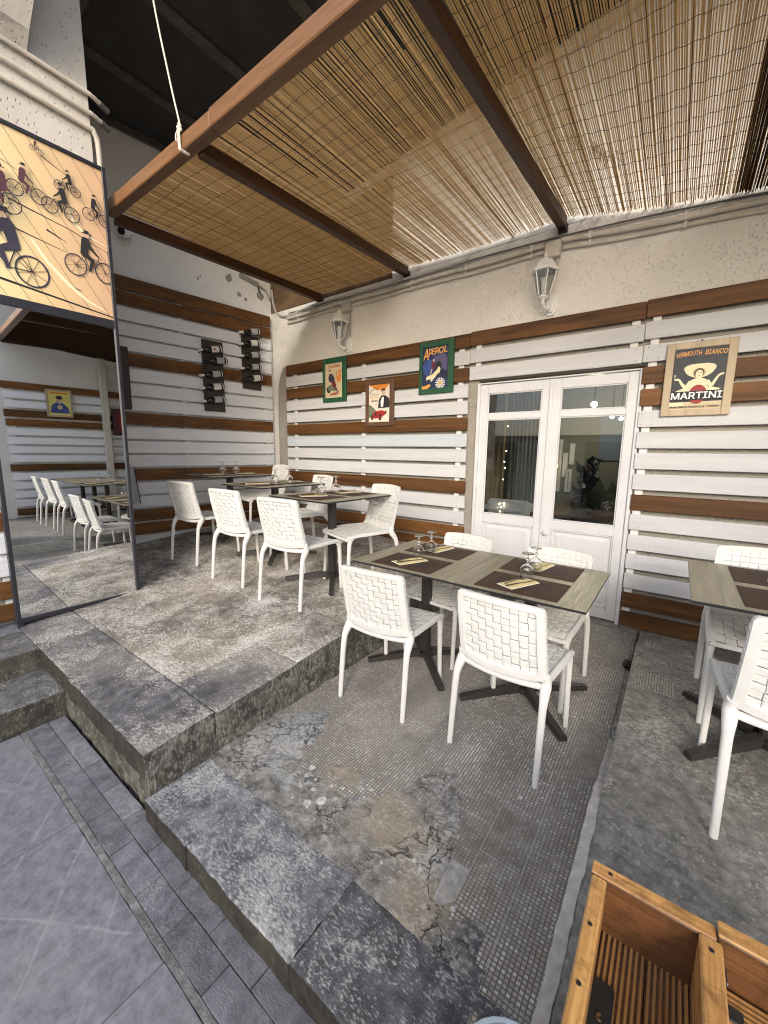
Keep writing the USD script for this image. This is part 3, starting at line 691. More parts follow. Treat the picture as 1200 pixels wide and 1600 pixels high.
screws(pl_, (-4.31, -4.28, -3.12, -3.09, -1.86, -1.82), [2.597 - .1592 * i - d for i in range(12) for d in (.022, .104)])
PAT_S = 'DDWWWDWWWDWWWDWWDD'
ps_ = thing('slat_cladding', 'brown and white slat cladding on the left wall behind the wine racks', 'cladding', (Lc[0] + Ln[0] * .045, Lc[1] + Ln[1] * .045, 0), LROT)
for i, c in enumerate(PAT_S):
    zt = 3.273 - .158 * i; slat(ps_, -2.75, -.01, zt - .135, zt, c == 'D', axis='y')
for x in (-2.3, -1.2, -.10): batten(ps_, x, .45, 3.25)
screws(ps_, (-1.22, -1.18, -.12, -.08), [3.273 - .158 * i - d for i in range(17) for d in (.022, .104)])

# right wall: outside the frame, seen in the mirror
rwall = thing('right_wall', 'plastered right end wall of the terrace, seen only in the mirror', 'wall')
part('plaster', MB().box((2.645, .9, -.1), (2.82, 4.0, 4.9)), 'plaster_beige', rwall)
part('corner_post', MB().cbox((2.50, 2.95, .0), (2.597, 3.07, 3.33), .006), 'pvc_beige', rwall)
pw_ = thing('slat_cladding', 'brown and white slat cladding on the right wall, reflected in the tall mirror', 'cladding', (2.60, 0, 0), PI / 2)
for i, c in enumerate(PAT_R):
    zt = 2.612 - .164 * i; v0, f0 = cbox_vf((1.47 + .01 * (i % 3), -.0, zt - .126), (3.70, .022, zt), .004)
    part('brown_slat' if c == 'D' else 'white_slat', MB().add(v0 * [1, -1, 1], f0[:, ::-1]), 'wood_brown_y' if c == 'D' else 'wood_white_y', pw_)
part('batten', MB().cbox((1.56, -.043, .1), (1.62, -.0235, 2.6)), 'batten_white', pw_)

# pillar with pipes behind the mirror
pil = thing('pillar', 'white plastered pillar behind the tall mirror with three pipes across it', 'pillar')
part('plaster', MB().box((-5.3, -2.2, -.1), (-3.775, 1.385, 7.0)), 'plaster_pillar', pil)
part('corbel', MB().hexa([(-3.775, .4, 4.02), (-3.62, .4, 4.10), (-3.775, 1.04, 4.02), (-3.66, 1.04, 4.12), (-3.775, .1, 5.8), (-2.7, .1, 5.8), (-3.775, 1.30, 5.8), (-2.9, 1.30, 5.8)]), 'plaster_pillar', pil)
for k, (z0, dz_) in enumerate(((4.03, -.01), (3.915, -.02), (3.80, -.01))):
    path = bez([(-3.748, -2., z0 + .05), (-3.748, .6, z0 + .01), (-3.748, 1.30, z0 + dz_)] + ([(-3.75, 1.40, z0 + dz_ - .005), (-3.78, 1.47, z0 + dz_ - .01)] if k < 2 else [(-3.75, 1.40, z0 - .03), (-3.78, 1.43, z0 - .14), (-3.8, 1.43, z0 - .35)]), 6)
    pp = part('pipe', MB().tube(path, .0155 if k < 2 else .018, 10), 'pvc_beige', pil, smooth=60)
    part('clip', MB().cbox((-3.775, .70, z0 - .03), (-3.722, .73, z0 + .035)), 'pvc_grey', pp)
    if k < 2: part('end_cap', MB().tube([(-3.772, 1.455, z0 + dz_ - .008), (-3.80, 1.52, z0 + dz_ - .015)], .022, 10), 'cable_dark', pp)
pc_ = thing('slat_cladding', 'brown and white slats on the pillar foot left of the tall mirror', 'cladding', (-3.735, 0, 0), PI / 2)
for i, c in enumerate('DWWDWWDD'):
    zt = 1.49 - .163 * i
    v0, f0 = cbox_vf((-1.9, 0, zt - .126), (.66 - .004 * (i % 3), .022, zt), .004)
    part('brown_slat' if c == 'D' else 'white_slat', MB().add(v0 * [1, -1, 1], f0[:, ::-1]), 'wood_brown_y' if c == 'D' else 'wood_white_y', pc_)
part('batten', MB().cbox((.58, .0, .3), (.63, .034, 1.46)), 'batten_white', pc_)

# dark roof over the pergola
roof = thing('porch_roof', 'black boarded roof high above the reed pergola', 'roof')
for i in range(9):
    a = -5.2 + i * .86
    part('roof_board', MB().cbox((a + .004, 1.47, 4.76), (a + .852, 4.0, 4.80)), 'ceiling_black', roof)
    part('roof_batten', MB().cbox((a - .05, 1.47, 4.735), (a + .05, 4.0, 4.757)), 'ceiling_batten', roof)
part('roof_edge', MB().cbox((-5.2, 1.40, 4.70), (2.6, 1.47, 4.92)), 'ceiling_batten', roof)
part('wall_strip', MB().cbox((-3.3, .0, 4.69), (0.0, .03, 4.757)).xf(Rz(LROT, (Lc[0] + Ln[0] * .05, Lc[1] + Ln[1] * .05, 0))), 'ceiling_batten', roof)

# low building across the lane, behind the viewer: seen only as reflections
opp = thing('street_facade', 'low plain house front across the lane, seen only as a reflection', 'building')
part('wall', MB().box((-8, -5.6, -.2), (8, -5.2, 1.9)), 'facade_street', opp)
for x in (-5.4, -2.2, .9, 4.2):
    o = part('door', MB().cbox((x, -5.215, -.1), (x + 1.2, -5.18, 1.8)), 'facade_dark', opp)
part('coping', MB().cbox((-8, -5.65, 1.902), (8, -5.15, 2.0)), 'plaster_grey', opp)

# ================================================================== THE DOUBLE DOOR
dr = thing('double_door', 'white double door with four glass panes and moulded lower panels', 'door', (0, YW - .03, 0))
def bars(rects, y0, y1, c=.003):
    m = MB()
    for (x0, x1, z0, z1) in rects: m.add(*cbox_vf((x0, y0, z0), (x1, y1, z1), c))
    return m
part('door_frame', bars([(-1.652, -1.622, 0, 2.118), (-.308, -.278, 0, 2.118), (-1.6215, -.3085, 2.106, 2.118)], 0, .09), 'door_paint', dr)
part('threshold', MB().cbox((-1.66, -.035, -.05), (-.27, .12, .014), .006), 'cement_smear', dr)
def leaf(x0, x1, gx0, gx1, knob):
    a = [(x0, gx0, .03, 2.102), (gx1, x1, .03, 2.102)]
    b = [(gx0 + .0005, gx1 - .0005, 2.018, 2.102), (gx0 + .0005, gx1 - .0005, 1.772, 1.824), (gx0 + .0005, gx1 - .0005, .765, .850), (gx0 + .0005, gx1 - .0005, .03, .125)]
    lf = part('door_leaf', bars(a, .018, .060).addm(bars(b, .019, .059).get()), 'door_paint', dr)
    for (z0, z1) in ((.850, 1.772), (1.824, 2.018)):
        part('glass_pane', MB().box((gx0 + .001, .036, z0 + .001), (gx1 - .001, .040, z1 - .001)), 'window_glass', lf)
        bd = MB()
        for (p0, p1, r0, r1) in ((gx0 + .001, gx0 + .011, z0 + .001, z1 - .001), (gx1 - .011, gx1 - .001, z0 + .001, z1 - .001), (gx0 + .011, gx1 - .011, z0 + .001, z0 + .011), (gx0 + .011, gx1 - .011, z1 - .011, z1 - .001)):
            bd.cbox((p0, .024, r0), (p1, .0355, r1), .004)
        part('glazing_bead', bd, 'door_paint', lf)
    # recessed panel with a raised bevelled field
    X0, X1, Z0, Z1 = gx0 + .001, gx1 - .001, .126, .764
    m = MB().box((X0, .036, Z0), (X1, .05, Z1))
    i1, i2 = .030, .055
    m.hexa([(X0 + i1, .0358, Z0 + i1), (X1 - i1, .0358, Z0 + i1), (X0 + i1, .045, Z0 + i1), (X1 - i1, .045, Z0 + i1), (X0 + i1, .0358, Z1 - i1), (X1 - i1, .0358, Z1 - i1), (X0 + i1, .045, Z1 - i1), (X1 - i1, .045, Z1 - i1)])
    F = MB()
    o = [(X0 + i1, .0355, Z0 + i1), (X1 - i1, .0355, Z0 + i1), (X1 - i1, .0355, Z1 - i1), (X0 + i1, .0355, Z1 - i1)]
    n = [(X0 + i2, .024, Z0 + i2), (X1 - i2, .024, Z0 + i2), (X1 - i2, .024, Z1 - i2), (X0 + i2, .024, Z1 - i2)]
    F.add(o + n, [[0, 1, 5, 4], [1, 2, 6, 5], [2, 3, 7, 6], [3, 0, 4, 7], [4, 5, 6, 7]])
    part('lower_panel', m, 'door_paint', lf); part('raised_field', F, 'door_paint', lf)
    md = MB()
    for (p0, p1, r0, r1) in ((X0, X0 + .014, Z0, Z1), (X1 - .014, X1, Z0, Z1), (X0 + .014, X1 - .014, Z0, Z0 + .014), (X0 + .014, X1 - .014, Z1 - .014, Z1)):
        md.cbox((p0, .021, r0), (p1, .0355, r1), .006)
    part('moulding', md, 'door_paint', lf)
leaf(-1.6215, -.9665, -1.548, -1.042, False); leaf(-.9635, -.3085, -.882, -.380, True)
part('meeting_bead', MB().cbox((-.978, .004, .03), (-.946, .0175, 2.10), .005), 'door_paint', dr)
part('knob', MB().lathe([(.0, 0), (.010, 0), (.010, .012), (.016, .018), (.024, .030), (.022, .042), (.012, .048), (0, .049)], 16).xf(Rx(PI / 2, (-.922, .018, .732))), 'door_paint', dr, smooth=60)

# ------------------------------------------------------------------ the lit room behind the glass
room = struct('interior_room')
yb = 6.3
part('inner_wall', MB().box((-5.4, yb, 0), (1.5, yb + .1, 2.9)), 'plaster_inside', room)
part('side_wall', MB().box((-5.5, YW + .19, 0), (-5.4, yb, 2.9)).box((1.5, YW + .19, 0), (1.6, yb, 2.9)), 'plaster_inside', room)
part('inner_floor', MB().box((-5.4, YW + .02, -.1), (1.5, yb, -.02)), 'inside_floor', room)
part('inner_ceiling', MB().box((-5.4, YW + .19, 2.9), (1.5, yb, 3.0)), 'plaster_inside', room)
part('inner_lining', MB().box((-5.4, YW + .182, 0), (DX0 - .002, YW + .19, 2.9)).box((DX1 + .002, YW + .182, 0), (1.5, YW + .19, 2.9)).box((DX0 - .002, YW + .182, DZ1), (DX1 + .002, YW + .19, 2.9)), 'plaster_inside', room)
def atdepth(x, z, y): k = y / Y0; return x * k, CAM_H + (z - CAM_H) * k
def curtain(name, label, mat, xa, xb, y, z0, z1, n):
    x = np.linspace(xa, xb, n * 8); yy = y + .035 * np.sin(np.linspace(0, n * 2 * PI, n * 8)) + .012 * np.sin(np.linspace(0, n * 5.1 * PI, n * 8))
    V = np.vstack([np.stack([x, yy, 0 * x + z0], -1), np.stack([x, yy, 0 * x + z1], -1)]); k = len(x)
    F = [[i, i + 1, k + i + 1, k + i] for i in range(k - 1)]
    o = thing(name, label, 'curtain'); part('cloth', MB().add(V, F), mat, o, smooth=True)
    part('rail', MB().tube([(xa - .05, y, z1 + .02), (xb + .05, y, z1 + .02)], .012, 8), 'metal_black', o)
xa, _ = atdepth(-1.53, 1, 5.3); xb, _ = atdepth(-1.34, 1, 5.3)
curtain('curtain', 'ochre curtain hanging inside, behind the left edge of the left glass pane', 'curtain_ochre', xa, xb, 5.3, .05, 2.7, 4)
xa, _ = atdepth(-1.30, 1, 5.9); xb, _ = atdepth(-.99, 1, 5.9)
curtain('curtain', 'grey curtain hanging inside behind the string of fairy lights', 'curtain_grey', xa, xb, 5.9, .05, 2.8, 9)
fl = thing('fairy_lights', 'string of tiny lit warm bulbs hanging behind the left door pane, bundled at the bottom', 'fairy lights')
fx = [(-1.325, 1.70), (-1.318, 1.56), (-1.325, 1.47), (-1.345, 1.42), (-1.338, 1.37), (-1.332, 1.31), (-1.34, 1.2), (-1.345, 1.08), (-1.35, 1.0)]
P = [(*[atdepth(a, b, 5.0)[0]], 5.0, atdepth(a, b, 5.0)[1]) for a, b in fx]
part('wire', MB().tube(bez(P, 4), .002, 5), 'cable_dark', fl)
q = random.Random(2); m = MB(); pts = [P[0], P[2], P[4], P[5], P[6]]
for k in range(16):
    a, b = atdepth(-1.345 + q.uniform(-.035, .03), .90 + q.uniform(-.03, .08), 5.0); pts.append((a, 5.0 + q.uniform(-.03, .03), b))
for p_ in pts[:5]: m.addm(trimesh.creation.icosphere(1, .0085).apply_translation(p_))
for p_ in pts[5:]: m.addm(trimesh.creation.icosphere(1, .007).apply_translation(p_))
part('bulbs', m, 'bulb_warm', fl, kind='stuff')
def frame_in(label, x0, x1, z0, z1, y, inner):
    o = thing('wall_picture', label, 'picture', group=None)
    (a, c), (b, d) = atdepth(x0, z0, y), atdepth(x1, z1, y)
    w = .035
    part('picture_frame', bars([(a, a + w, c, d), (b - w, b, c, d), (a + w, b - w, c, c + w), (a + w, b - w, d - w, d)], y - .03, y), 'white_metal', o)
    part('print', MB().box((a + w, y - .012, c + w), (b - w, y - .005, d - w)), inner, o)
yf = yb - .002
frame_in('white framed picture inside, at the right edge of the left door pane', -1.09, -1.03, 1.27, 1.52, yf, 'ink_grey')
frame_in('widest white picture frame inside, at the left edge of the right door pane', -.90, -.825, 1.12, 1.575, yf, 'ink_paper')
frame_in('small white picture frame inside, middle of the group behind the right door pane', -.815, -.775, 1.25, 1.46, yf, 'ink_grey')
frame_in('upper right white picture frame inside, behind the right door pane', -.765, -.725, 1.36, 1.54, yf, 'ink_grey')
frame_in('lower right white picture frame inside, behind the right door pane', -.785, -.735, 1.12, 1.32, yf, 'ink_grey')
pt = thing('potted_plant', 'dark bushy plant in a tub inside, behind the right door pane', 'plant')
a, b = atdepth(-.62, .90, 5.2)
part('tub', MB().lathe([(0, 0), (.26, 0), (.36, b - .02), (.36, b), (.33, b), (.33, b - .05), (0, b - .06)], 20, (a, 5.2, 0)), 'board_grey', pt, smooth=50)
q = random.Random(6); m = MB()
for k in range(90):
    an = q.uniform(0, 2 * PI); r = q.uniform(.02, .20); h = q.uniform(.05, .75); w = q.uniform(.03, .06); l = q.uniform(.10, .24)
    c = np.array([a + r * math.cos(an) * (1 - .4 * h), 5.2 + r * math.sin(an) * (1 - .4 * h), b + h * .95])
    t = np.array([math.cos(an) * q.uniform(.2, 1), math.sin(an) * q.uniform(.2, 1), q.uniform(-.6, 1)]); t /= np.linalg.norm(t); s_ = np.cross(t, [0, 0, 1]); s_ /= np.linalg.norm(s_) + 1e-6
    m.add([c - t * l * .5, c + s_ * w, c + t * l * .5, c - s_ * w], [[0, 1, 2, 3]])
part('leaves', m, 'leather_dark', pt, kind='stuff'); part('stem', MB().tube([(a, 5.2, b - .06), (a + .02, 5.2, b + .6)], .012, 6), 'inside_wood', pt)
o = thing('wall_screen', 'added pale blue panel inside, painted outdoor reflection, upper right of the right door pane', 'panel')  # outdoor reflection in the glass, imitated by an added blue panel
(a, c), (b, d) = atdepth(-.545, 1.40, yf), atdepth(-.39, 1.80, yf)
part('panel_face', MB().cbox((a, yf - .03, c), (b + .3, yf, d)), 'inside_blue', o)
o = thing('banana_leaves', 'large olive leaves standing inside, lower right of the right door pane', 'plant')
q = random.Random(12)
for k in range(7):
    a, b = atdepth(-.40 + q.uniform(-.10, .06), 1.0, 5.7); h = q.uniform(.5, .75); dx = q.uniform(-.22, .12)
    path = bez([(a, 5.7, .35), (a + dx * .5, 5.7 + q.uniform(-.1, .1), .35 + h * .7), (a + dx, 5.68, .45 + h)], 6)
    w = .10 * np.sin(np.linspace(.15, PI, len(path))); V = np.vstack([path - np.stack([w, 0 * w, 0 * w], -1), path + np.stack([w, .3 * w, 0 * w], -1)]); n = len(path)
    part('leaf', MB().add(V, [[i, i + 1, n + i + 1, n + i] for i in range(n - 1)]), 'leaf_green', o, smooth=True)
part('planter', MB().cbox((a - .35, 5.5, -.02), (a + .35, 5.95, .40), .01), 'inside_wood', o)
for k, (x, z, lab) in enumerate(((-1.36, .98, 'round table inside, behind the lower half of the left door pane'), (-.80, .80, 'small round table inside, behind the lower left of the right door pane'))):
    a, b = atdepth(x + .12, z, 5.35); o = thing('round_table', lab, 'table', (a, 5.35, 0))
    part('tabletop', MB().lathe([(0, .72), (.42, .72), (.42, .75), (0, .75)], 28), 'board_grey' if k == 0 else 'inside_wood', o)
    part('column', MB().tube([(0, 0, .0), (0, 0, .719)], .035, 10), 'metal_black', o); part('foot', MB().lathe([(0, -.02), (.22, -.02), (.2, .02), (0, .03)], 20), 'metal_black', o)
o = thing('armchair', 'grey upholstered chair inside, behind the left door pane', 'chair', (atdepth(-1.36, 1, 4.75)[0], 4.75, 0))
part('seat', MB().cbox((-.28, -.26, .22), (.28, .26, .46), .05), 'board_grey', o); part('backrest', MB().cbox((-.28, .265, .22), (.28, .36, .86), .04), 'board_grey', o)
for sx in (-.24, .24):
    for sy in (-.22, .30): part('leg', MB().tube([(sx, sy, -.02), (sx, sy, .22)], .018, 8), 'inside_wood', o)
# lit lamps inside
a, b = atdepth(-.61, 1.86, 5.5)
o = thing('ceiling_lamp', 'lit round lamp glowing inside, in the upper right door pane', 'lamp', (a, 5.5, 0))
part('bulb', trimesh.creation.icosphere(2, .038).apply_translation((0, 0, b)), 'bulb_white', o, smooth=True); part('stem', MB().tube([(0, 0, b + .05), (0, 0, 2.9)], .01, 8), 'metal_black', o)
sl = UsdLux.SphereLight.Define(stage, str(o.GetPath()) + '/glow'); sl.AddTranslateOp().Set(Gf.Vec3d(0, 0, b - .12)); sl.CreateRadiusAttr(.05); sl.CreateNormalizeAttr(True); sl.CreateIntensityAttr(2.2); sl.CreateColorAttr(Gf.Vec3f(1, .86, .62))
a, b = atdepth(-.872, 1.345, 6.1)
o = thing('wall_sconce', 'small lit warm bulb inside among the picture frames', 'lamp', (a, 6.1, b))
part('bulb', trimesh.creation.icosphere(2, .03), 'bulb_warm', o, smooth=True); part('holder', MB().tube([(0, .03, 0), (0, .195, 0)], .012, 8), 'metal_black', o)
for k, (x, z) in enumerate(((-.47, 1.755), (-.405, 1.735))):
    a, b = atdepth(x, z, 5.0); o = thing('spot_lamp', ['left', 'right'][k] + ' one of two tiny lit spots inside, top of the tall right door pane', 'lamp', (a, 5.0, b))
    part('bulb', trimesh.creation.icosphere(2, .022), 'bulb_white', o, smooth=True); part('stem', MB().tube([(0, 0, .02), (0, 0, 2.9 - b)], .006, 6), 'metal_black', o)

# ================================================================== WALL LANTERNS, BOXES, PIPES AND CABLES
def lantern(label, bx, bz, yaw=0):
    o = thing('wall_lantern', label, 'lantern', (bx, YW, bz), 0, 'wall lanterns over the slats')
    octo = [(.058 * math.cos(a + PI / 8), .088 * math.sin(a + PI / 8)) for a in np.arange(8) * PI / 4]
    part('backplate', MB().prism(octo, .018).xf(Rx(PI / 2, (0, 0, 0))).add(*(lambda m: (m.vertices, m.faces))(MB().prism([(x * .72, y * .72) for x, y in octo], .014, .018).xf(Rx(PI / 2)).get())), 'white_metal', o)
    hx, hy = -.03, -.155
    part('arm', MB().tube(bez([(0, -.03, -.01), (-.008, -.075, -.045), (hx * .8, -.125, -.035), (hx, hy, .0), (hx, hy, .03)], 6), .011, 10), 'white_metal', o, smooth=60)
    part('finial', MB().lathe([(0, -.035), (.010, -.032), (.014, -.02), (.010, -.008), (.014, .0), (.030, .012), (.046, .018), (.046, .026), (0, .028)], 14, (hx, hy, .01)), 'white_metal', o, smooth=45)
    n = 6; z0, z1, r0, r1 = .042, .225, .050, .094
    cor = lambda r, z: [(hx + r * math.cos(a + yaw), hy + r * math.sin(a + yaw), z) for a in np.arange(n) * 2 * PI / n]
    A, B_ = cor(r0, z0), cor(r1, z1)
    for k in range(n): part('bar', MB().tube([A[k], B_[k]], .0052, 6), 'white_metal', o)
    for k in range(n):
        a, b, c, d = [np.array(t) for t in (A[k], A[(k + 1) % n], B_[(k + 1) % n], B_[k])]
        part('glass_pane', MB().add([a, b, c, d], [[0, 1, 2, 3]]), 'window_glass', o)
    part('bulb', MB().lathe([(0, .05), (.013, .05), (.013, .085), (.018, .10), (.018, .17), (.012, .185), (0, .188)], 12, (hx, hy, 0)), 'white_metal', o, smooth=50)
    prof = [(.112, .222), (.112, .240), (.100, .244), (.052, .318), (.044, .322), (.012, .326)]
    R = MB(); rings = [cor(r, z) for r, z in prof]; V = np.vstack(rings); F = [[i * n + k, i * n + (k + 1) % n, (i + 1) * n + (k + 1) % n, (i + 1) * n + k] for i in range(len(prof) - 1) for k in range(n)]
    part('roof', R.add(V, F).add(np.vstack([cor(.112, .222), cor(.092, .222)]), [[k, n + k, n + (k + 1) % n, (k + 1) % n] for k in range(n)]), 'white_metal', o)
    part('top_knob', MB().lathe([(.013, .324), (.009, .338), (.013, .345), (.013, .36), (.008, .372), (0, .376)], 12, (hx, hy, 0)), 'white_metal', o, smooth=50)
lantern('white wall lantern right of the middle, over the double door', -1.020, 2.715, .0)
lantern('white wall lantern nearest the room corner, over the small green framed poster', -3.335, 2.71, PI / 6)
for (x0, lab, mt) in ((-1.095, 'beige junction box above the wall lantern over the door', 'pvc_beige'), (-3.415, 'grey junction box above the wall lantern near the corner', 'pvc_grey')):
    o = thing('junction_box', lab, 'junction box', (x0, YW, 3.085))
    part('box_body', MB().cbox((0, -.055, 0), (.13, 0, .13), .006), mt, o); part('lid', MB().cbox((.004, -.063, .004), (.126, -.0555, .126), .003), mt, o)
    part('outlet_pipe', MB().tube([(.105, -.022, -.002), (.105, -.022, -.28 if x0 < -2 else -.12)], .009, 8), mt, o)
for k, (z, r, mt, lab, dy) in enumerate(((3.205, .020, 'pvc_beige', 'upper beige pipe along the back wall', .024), (3.150, .014, 'pvc_beige', 'lower beige pipe along the back wall', .018))):
    for (xa, xb, w) in ((-4.42, -3.42, 'left of the junction boxes'), (-3.28, -1.10, 'between the two junction boxes'), (-.96, 2.1, 'right of the box over the door')):
        o = thing('wall_pipe', lab + ', ' + w, 'pipe')
        xs_ = np.linspace(xa, xb, 24); zz = z + .006 * np.sin(xs_ * 5 + k) - .085 * np.maximum(0, xs_ + .96)
        part('tube', MB().tube(np.stack([xs_, 0 * xs_ + YW - dy, zz], -1), r, 10), mt, o, smooth=60)
        for x in np.arange(xa + .2, xb, .62): part('clip', MB().cbox((x, YW - dy - r - .004, z - r - .006 - .085 * max(0, x + .96)), (x + .022, YW, z + r + .010 - .085 * max(0, x + .96)), .002), mt, o)
for k, (pts, lab) in enumerate(((((-4.73, YW - .03, 3.62), (-4.70, YW - .03, 3.45), (-4.62, YW - .03, 3.30), (-4.40, YW - .03, 3.235), (-3.9, YW - .05, 3.262), (-3.2, YW - .05, 3.258), (-2.5, YW - .05, 3.256), (-1.8, YW - .05, 3.262)), 'thick grey cable drooping out of the room corner along the back wall'),
                                (((-4.4, YW - .02, 3.265), (-3.6, YW - .02, 3.262), (-2.6, YW - .02, 3.26), (-1.5, YW - .02, 3.262), (-.4, YW - .02, 3.215), (.8, YW - .02, 3.10)), 'thin dark cable along the back wall just under the reed mat'))):
    o = thing('wall_cable', lab, 'cable'); part('cable', MB().tube(bez(pts, 8), .013 if k == 0 else .007, 8), 'pvc_grey' if k == 0 else 'cable_dark', o, smooth=60)
o = thing('conduit_bracket', 'short dark metal conduit fitting high on the left wall in the room corner', 'fitting', (Lc[0], Lc[1], 0), LROT)
part('channel', MB().hexa([(-.42, -.04, 3.665), (-.16, -.04, 3.615), (-.42, .004, 3.665), (-.16, .004, 3.615), (-.42, -.04, 3.715), (-.16, -.04, 3.665), (-.42, .004, 3.715), (-.16, .004, 3.665)]), 'galvanised', o)
part('tube', MB().tube([(-.18, -.022, 3.645), (-.05, -.022, 3.60), (.0, -.03, 3.50)], .012, 8), 'galvanised', o)
part('hook', MB().tube(bez([(-.17, -.03, 3.62), (-.165, -.03, 3.585), (-.155, -.035, 3.56), (-.165, -.04, 3.545)], 4), .008, 8), 'metal_black', o)
o = thing('security_camera', 'small white dome security camera under the left end of the pergola beam', 'camera', (-4.90, 2.03, 3.69))
part('base', MB().tube([(-.06, 0, .02), (-.01, 0, .0)], .052, 18), 'cctv_white', o)
dirc = np.array([.55, -.75, -.35]); dirc /= np.linalg.norm(dirc)
part('housing', trimesh.creation.icosphere(3, .058), 'cctv_white', o, smooth=True)
part('lens', MB().tube([dirc * .045, dirc * .062], .034, 18), 'lens_black', o)
o = thing('wall_box', 'narrow dark box on the left wall just right of the tall mirror', 'box', (Lc[0], Lc[1], 0), LROT)
part('body', MB().cbox((-1.99, -.17, 1.875), (-1.80, -.072, 2.52), .004), 'box_dark', o); part('front', MB().cbox((-1.985, -.182, 1.885), (-1.805, -.1705, 2.51), .003), 'box_dark', o)
o = thing('menu_board', 'grey tilted board with a dark edge low on the left wall beside the mirror', 'board', (Lc[0], Lc[1], 0), LROT)
part('panel', MB().hexa([(-2.05, -.10, .83), (-1.78, -.10, .83), (-2.05, -.075, .83), (-1.78, -.075, .83), (-2.05, -.085, 1.245), (-1.82, -.085, 1.245), (-2.05, -.068, 1.245), (-1.82, -.068, 1.245)]), 'board_grey', o)
part('edge', MB().tube([(-1.777, -.09, .83), (-1.817, -.078, 1.245)], .009, 6), 'frame_black', o)

# ================================================================== POSTERS
def fr_thing(name, label, x0, x1, z0, z1, ix0, ix1, iz0, iz1, mat, bg, y=Y0, depth=.024, rot=0.):
    o = thing(name, label, 'poster', (0, y - depth - .001, 0))
    part('frame', bars([(x0, ix0, z0, z1), (ix1, x1, z0, z1), (ix0, ix1, z0, iz0), (ix0, ix1, iz1, z1)], 0, depth, .004), mat, o)
    part('print', MB().box((ix0, .010, iz0), (ix1, .016, iz1)), bg, o)
    return o
class Print:
    """Flat shapes of a print, in the poster's own plane: u across, v up, both in 0..1."""
    def __init__(s, o, x0, x1, z0, z1): s.o = o; s.x0, s.z0, s.w, s.h = x0, z0, x1 - x0, z1 - z0; s.y = .0098
    def P(s, u, v): return (s.x0 + u * s.w, s.z0 + v * s.h)
    def shape(s, name, polys, mat):
        m = MB().prism(shapely.union_all([(p if hasattr(p, 'geom_type') else sg.Polygon([s.P(*a) for a in p])).buffer(0) for p in polys]), .0004)
        m.xf(Rx(PI / 2, (0, s.y, 0))); s.y -= .0005
        part(name, m, mat, s.o)
    def ell(s, u, v, ru, rv, n=26): return [(u + ru * math.cos(a), v + rv * math.sin(a)) for a in np.arange(n) * 2 * PI / n]
    def text(s, name, txt, u0, u1, v0, mat, hgt, arc=0., slope=0., bold=True, shear=0.):
        t = meshkit.text_mesh(txt, 1., .0004, bold); v = t.vertices.copy(); w = v[:, 0].max() - v[:, 0].min()
        t_ = (v[:, 0] - v[:, 0].min()) / w; hh = hgt * s.h
        X = s.x0 + (u0 + t_ * (u1 - u0)) * s.w + shear * v[:, 1] * hh
        Z = s.z0 + v0 * s.h + v[:, 1] * hh + arc * s.h * (1 - (2 * t_ - 1) ** 2) + slope * s.h * t_
        V = np.stack([X, s.y - v[:, 2], Z], -1); s.y -= .0005
        part(name, MB().add(V, t.faces), mat, s.o)
# 1 small green frame, red script, figure on a scooter
o = fr_thing('framed_poster', 'small green framed poster under the left lantern, red script over a scooter rider', -3.730, -3.336, 2.058, 2.585, -3.688, -3.402, 2.108, 2.522, 'frame_green', 'ink_tan')
p = Print(o, -3.688, -3.402, 2.108, 2.522)
p.text('lettering', 'Ciao Bella', .16, .86, .86, 'ink_red', .085, 0, .02, shear=.25)
p.shape('scooter_wheel', [p.ell(.20, .25, .13, .10)], 'ink_black')
p.shape('scooter_body', [[(.12, .33), (.30, .40), (.46, .30), (.62, .34), (.70, .24), (.52, .18), (.30, .24), (.22, .20)]], 'ink_green')
p.shape('skirt', [[(.36, .50), (.58, .48), (.66, .34), (.56, .26), (.38, .36)]], 'ink_wine')
p.shape('leg', [[(.54, .32), (.66, .27), (.78, .17), (.72, .16), (.60, .24)]], 'ink_indigo')
p.shape('jacket', [[(.22, .68), (.38, .72), (.50, .62), (.58, .52), (.40, .46), (.26, .46), (.18, .56)]], 'ink_indigo')
p.shape('head', [p.ell(.29, .77, .05, .035)], 'ink_skin'); p.shape('hair', [p.ell(.28, .795, .055, .025)], 'ink_black')
p.shape('arm', [[(.44, .66), (.54, .74), (.50, .66)]], 'ink_skin')
p.shape('buildings', [[(.66, .60), (.66, .76), (.72, .77), (.72, .62), (.80, .62), (.80, .79), (.92, .80), (.92, .50), (.84, .44), (.70, .46)]], 'ink_orange')
p.text('lettering', 'Vespa', .26, .78, .06, 'ink_red', .085, 0, .05, shear=.3)
# 2 brown frame, man in dinner jacket over a red racing car
o = fr_thing('framed_poster', 'dark brown framed poster, man in a dinner jacket over a red racing car', -3.032, -2.626, 1.741, 2.247, -2.984, -2.687, 1.789, 2.208, 'wood_frame_dark', 'ink_paper')
p = Print(o, -2.984, -2.687, 1.789, 2.208)
p.shape('sunburst', [[(.0, 1.), (1., 1.), (.80, .86), (.40, .85)]], 'ink_orange')
p.shape('arch', [[(.02, .78), (.10, .85), (.26, .90), (.44, .90), (.44, .885), (.26, .885), (.12, .835), (.04, .77)]], 'ink_black')
p.text('lettering', 'TARGA', .05, .47, .72, 'ink_grey', .05); p.text('lettering', 'FLORIO', .05, .49, .645, 'ink_amber', .045)
p.text('lettering', 'Sicilia', .12, .42, .55, 'ink_indigo', .045, shear=.3)
p.shape('landscape', [[(0, .30), (0, .48), (.14, .44), (.30, .34), (.40, .28), (.3, .2), (0, .1)]], 'ink_green')
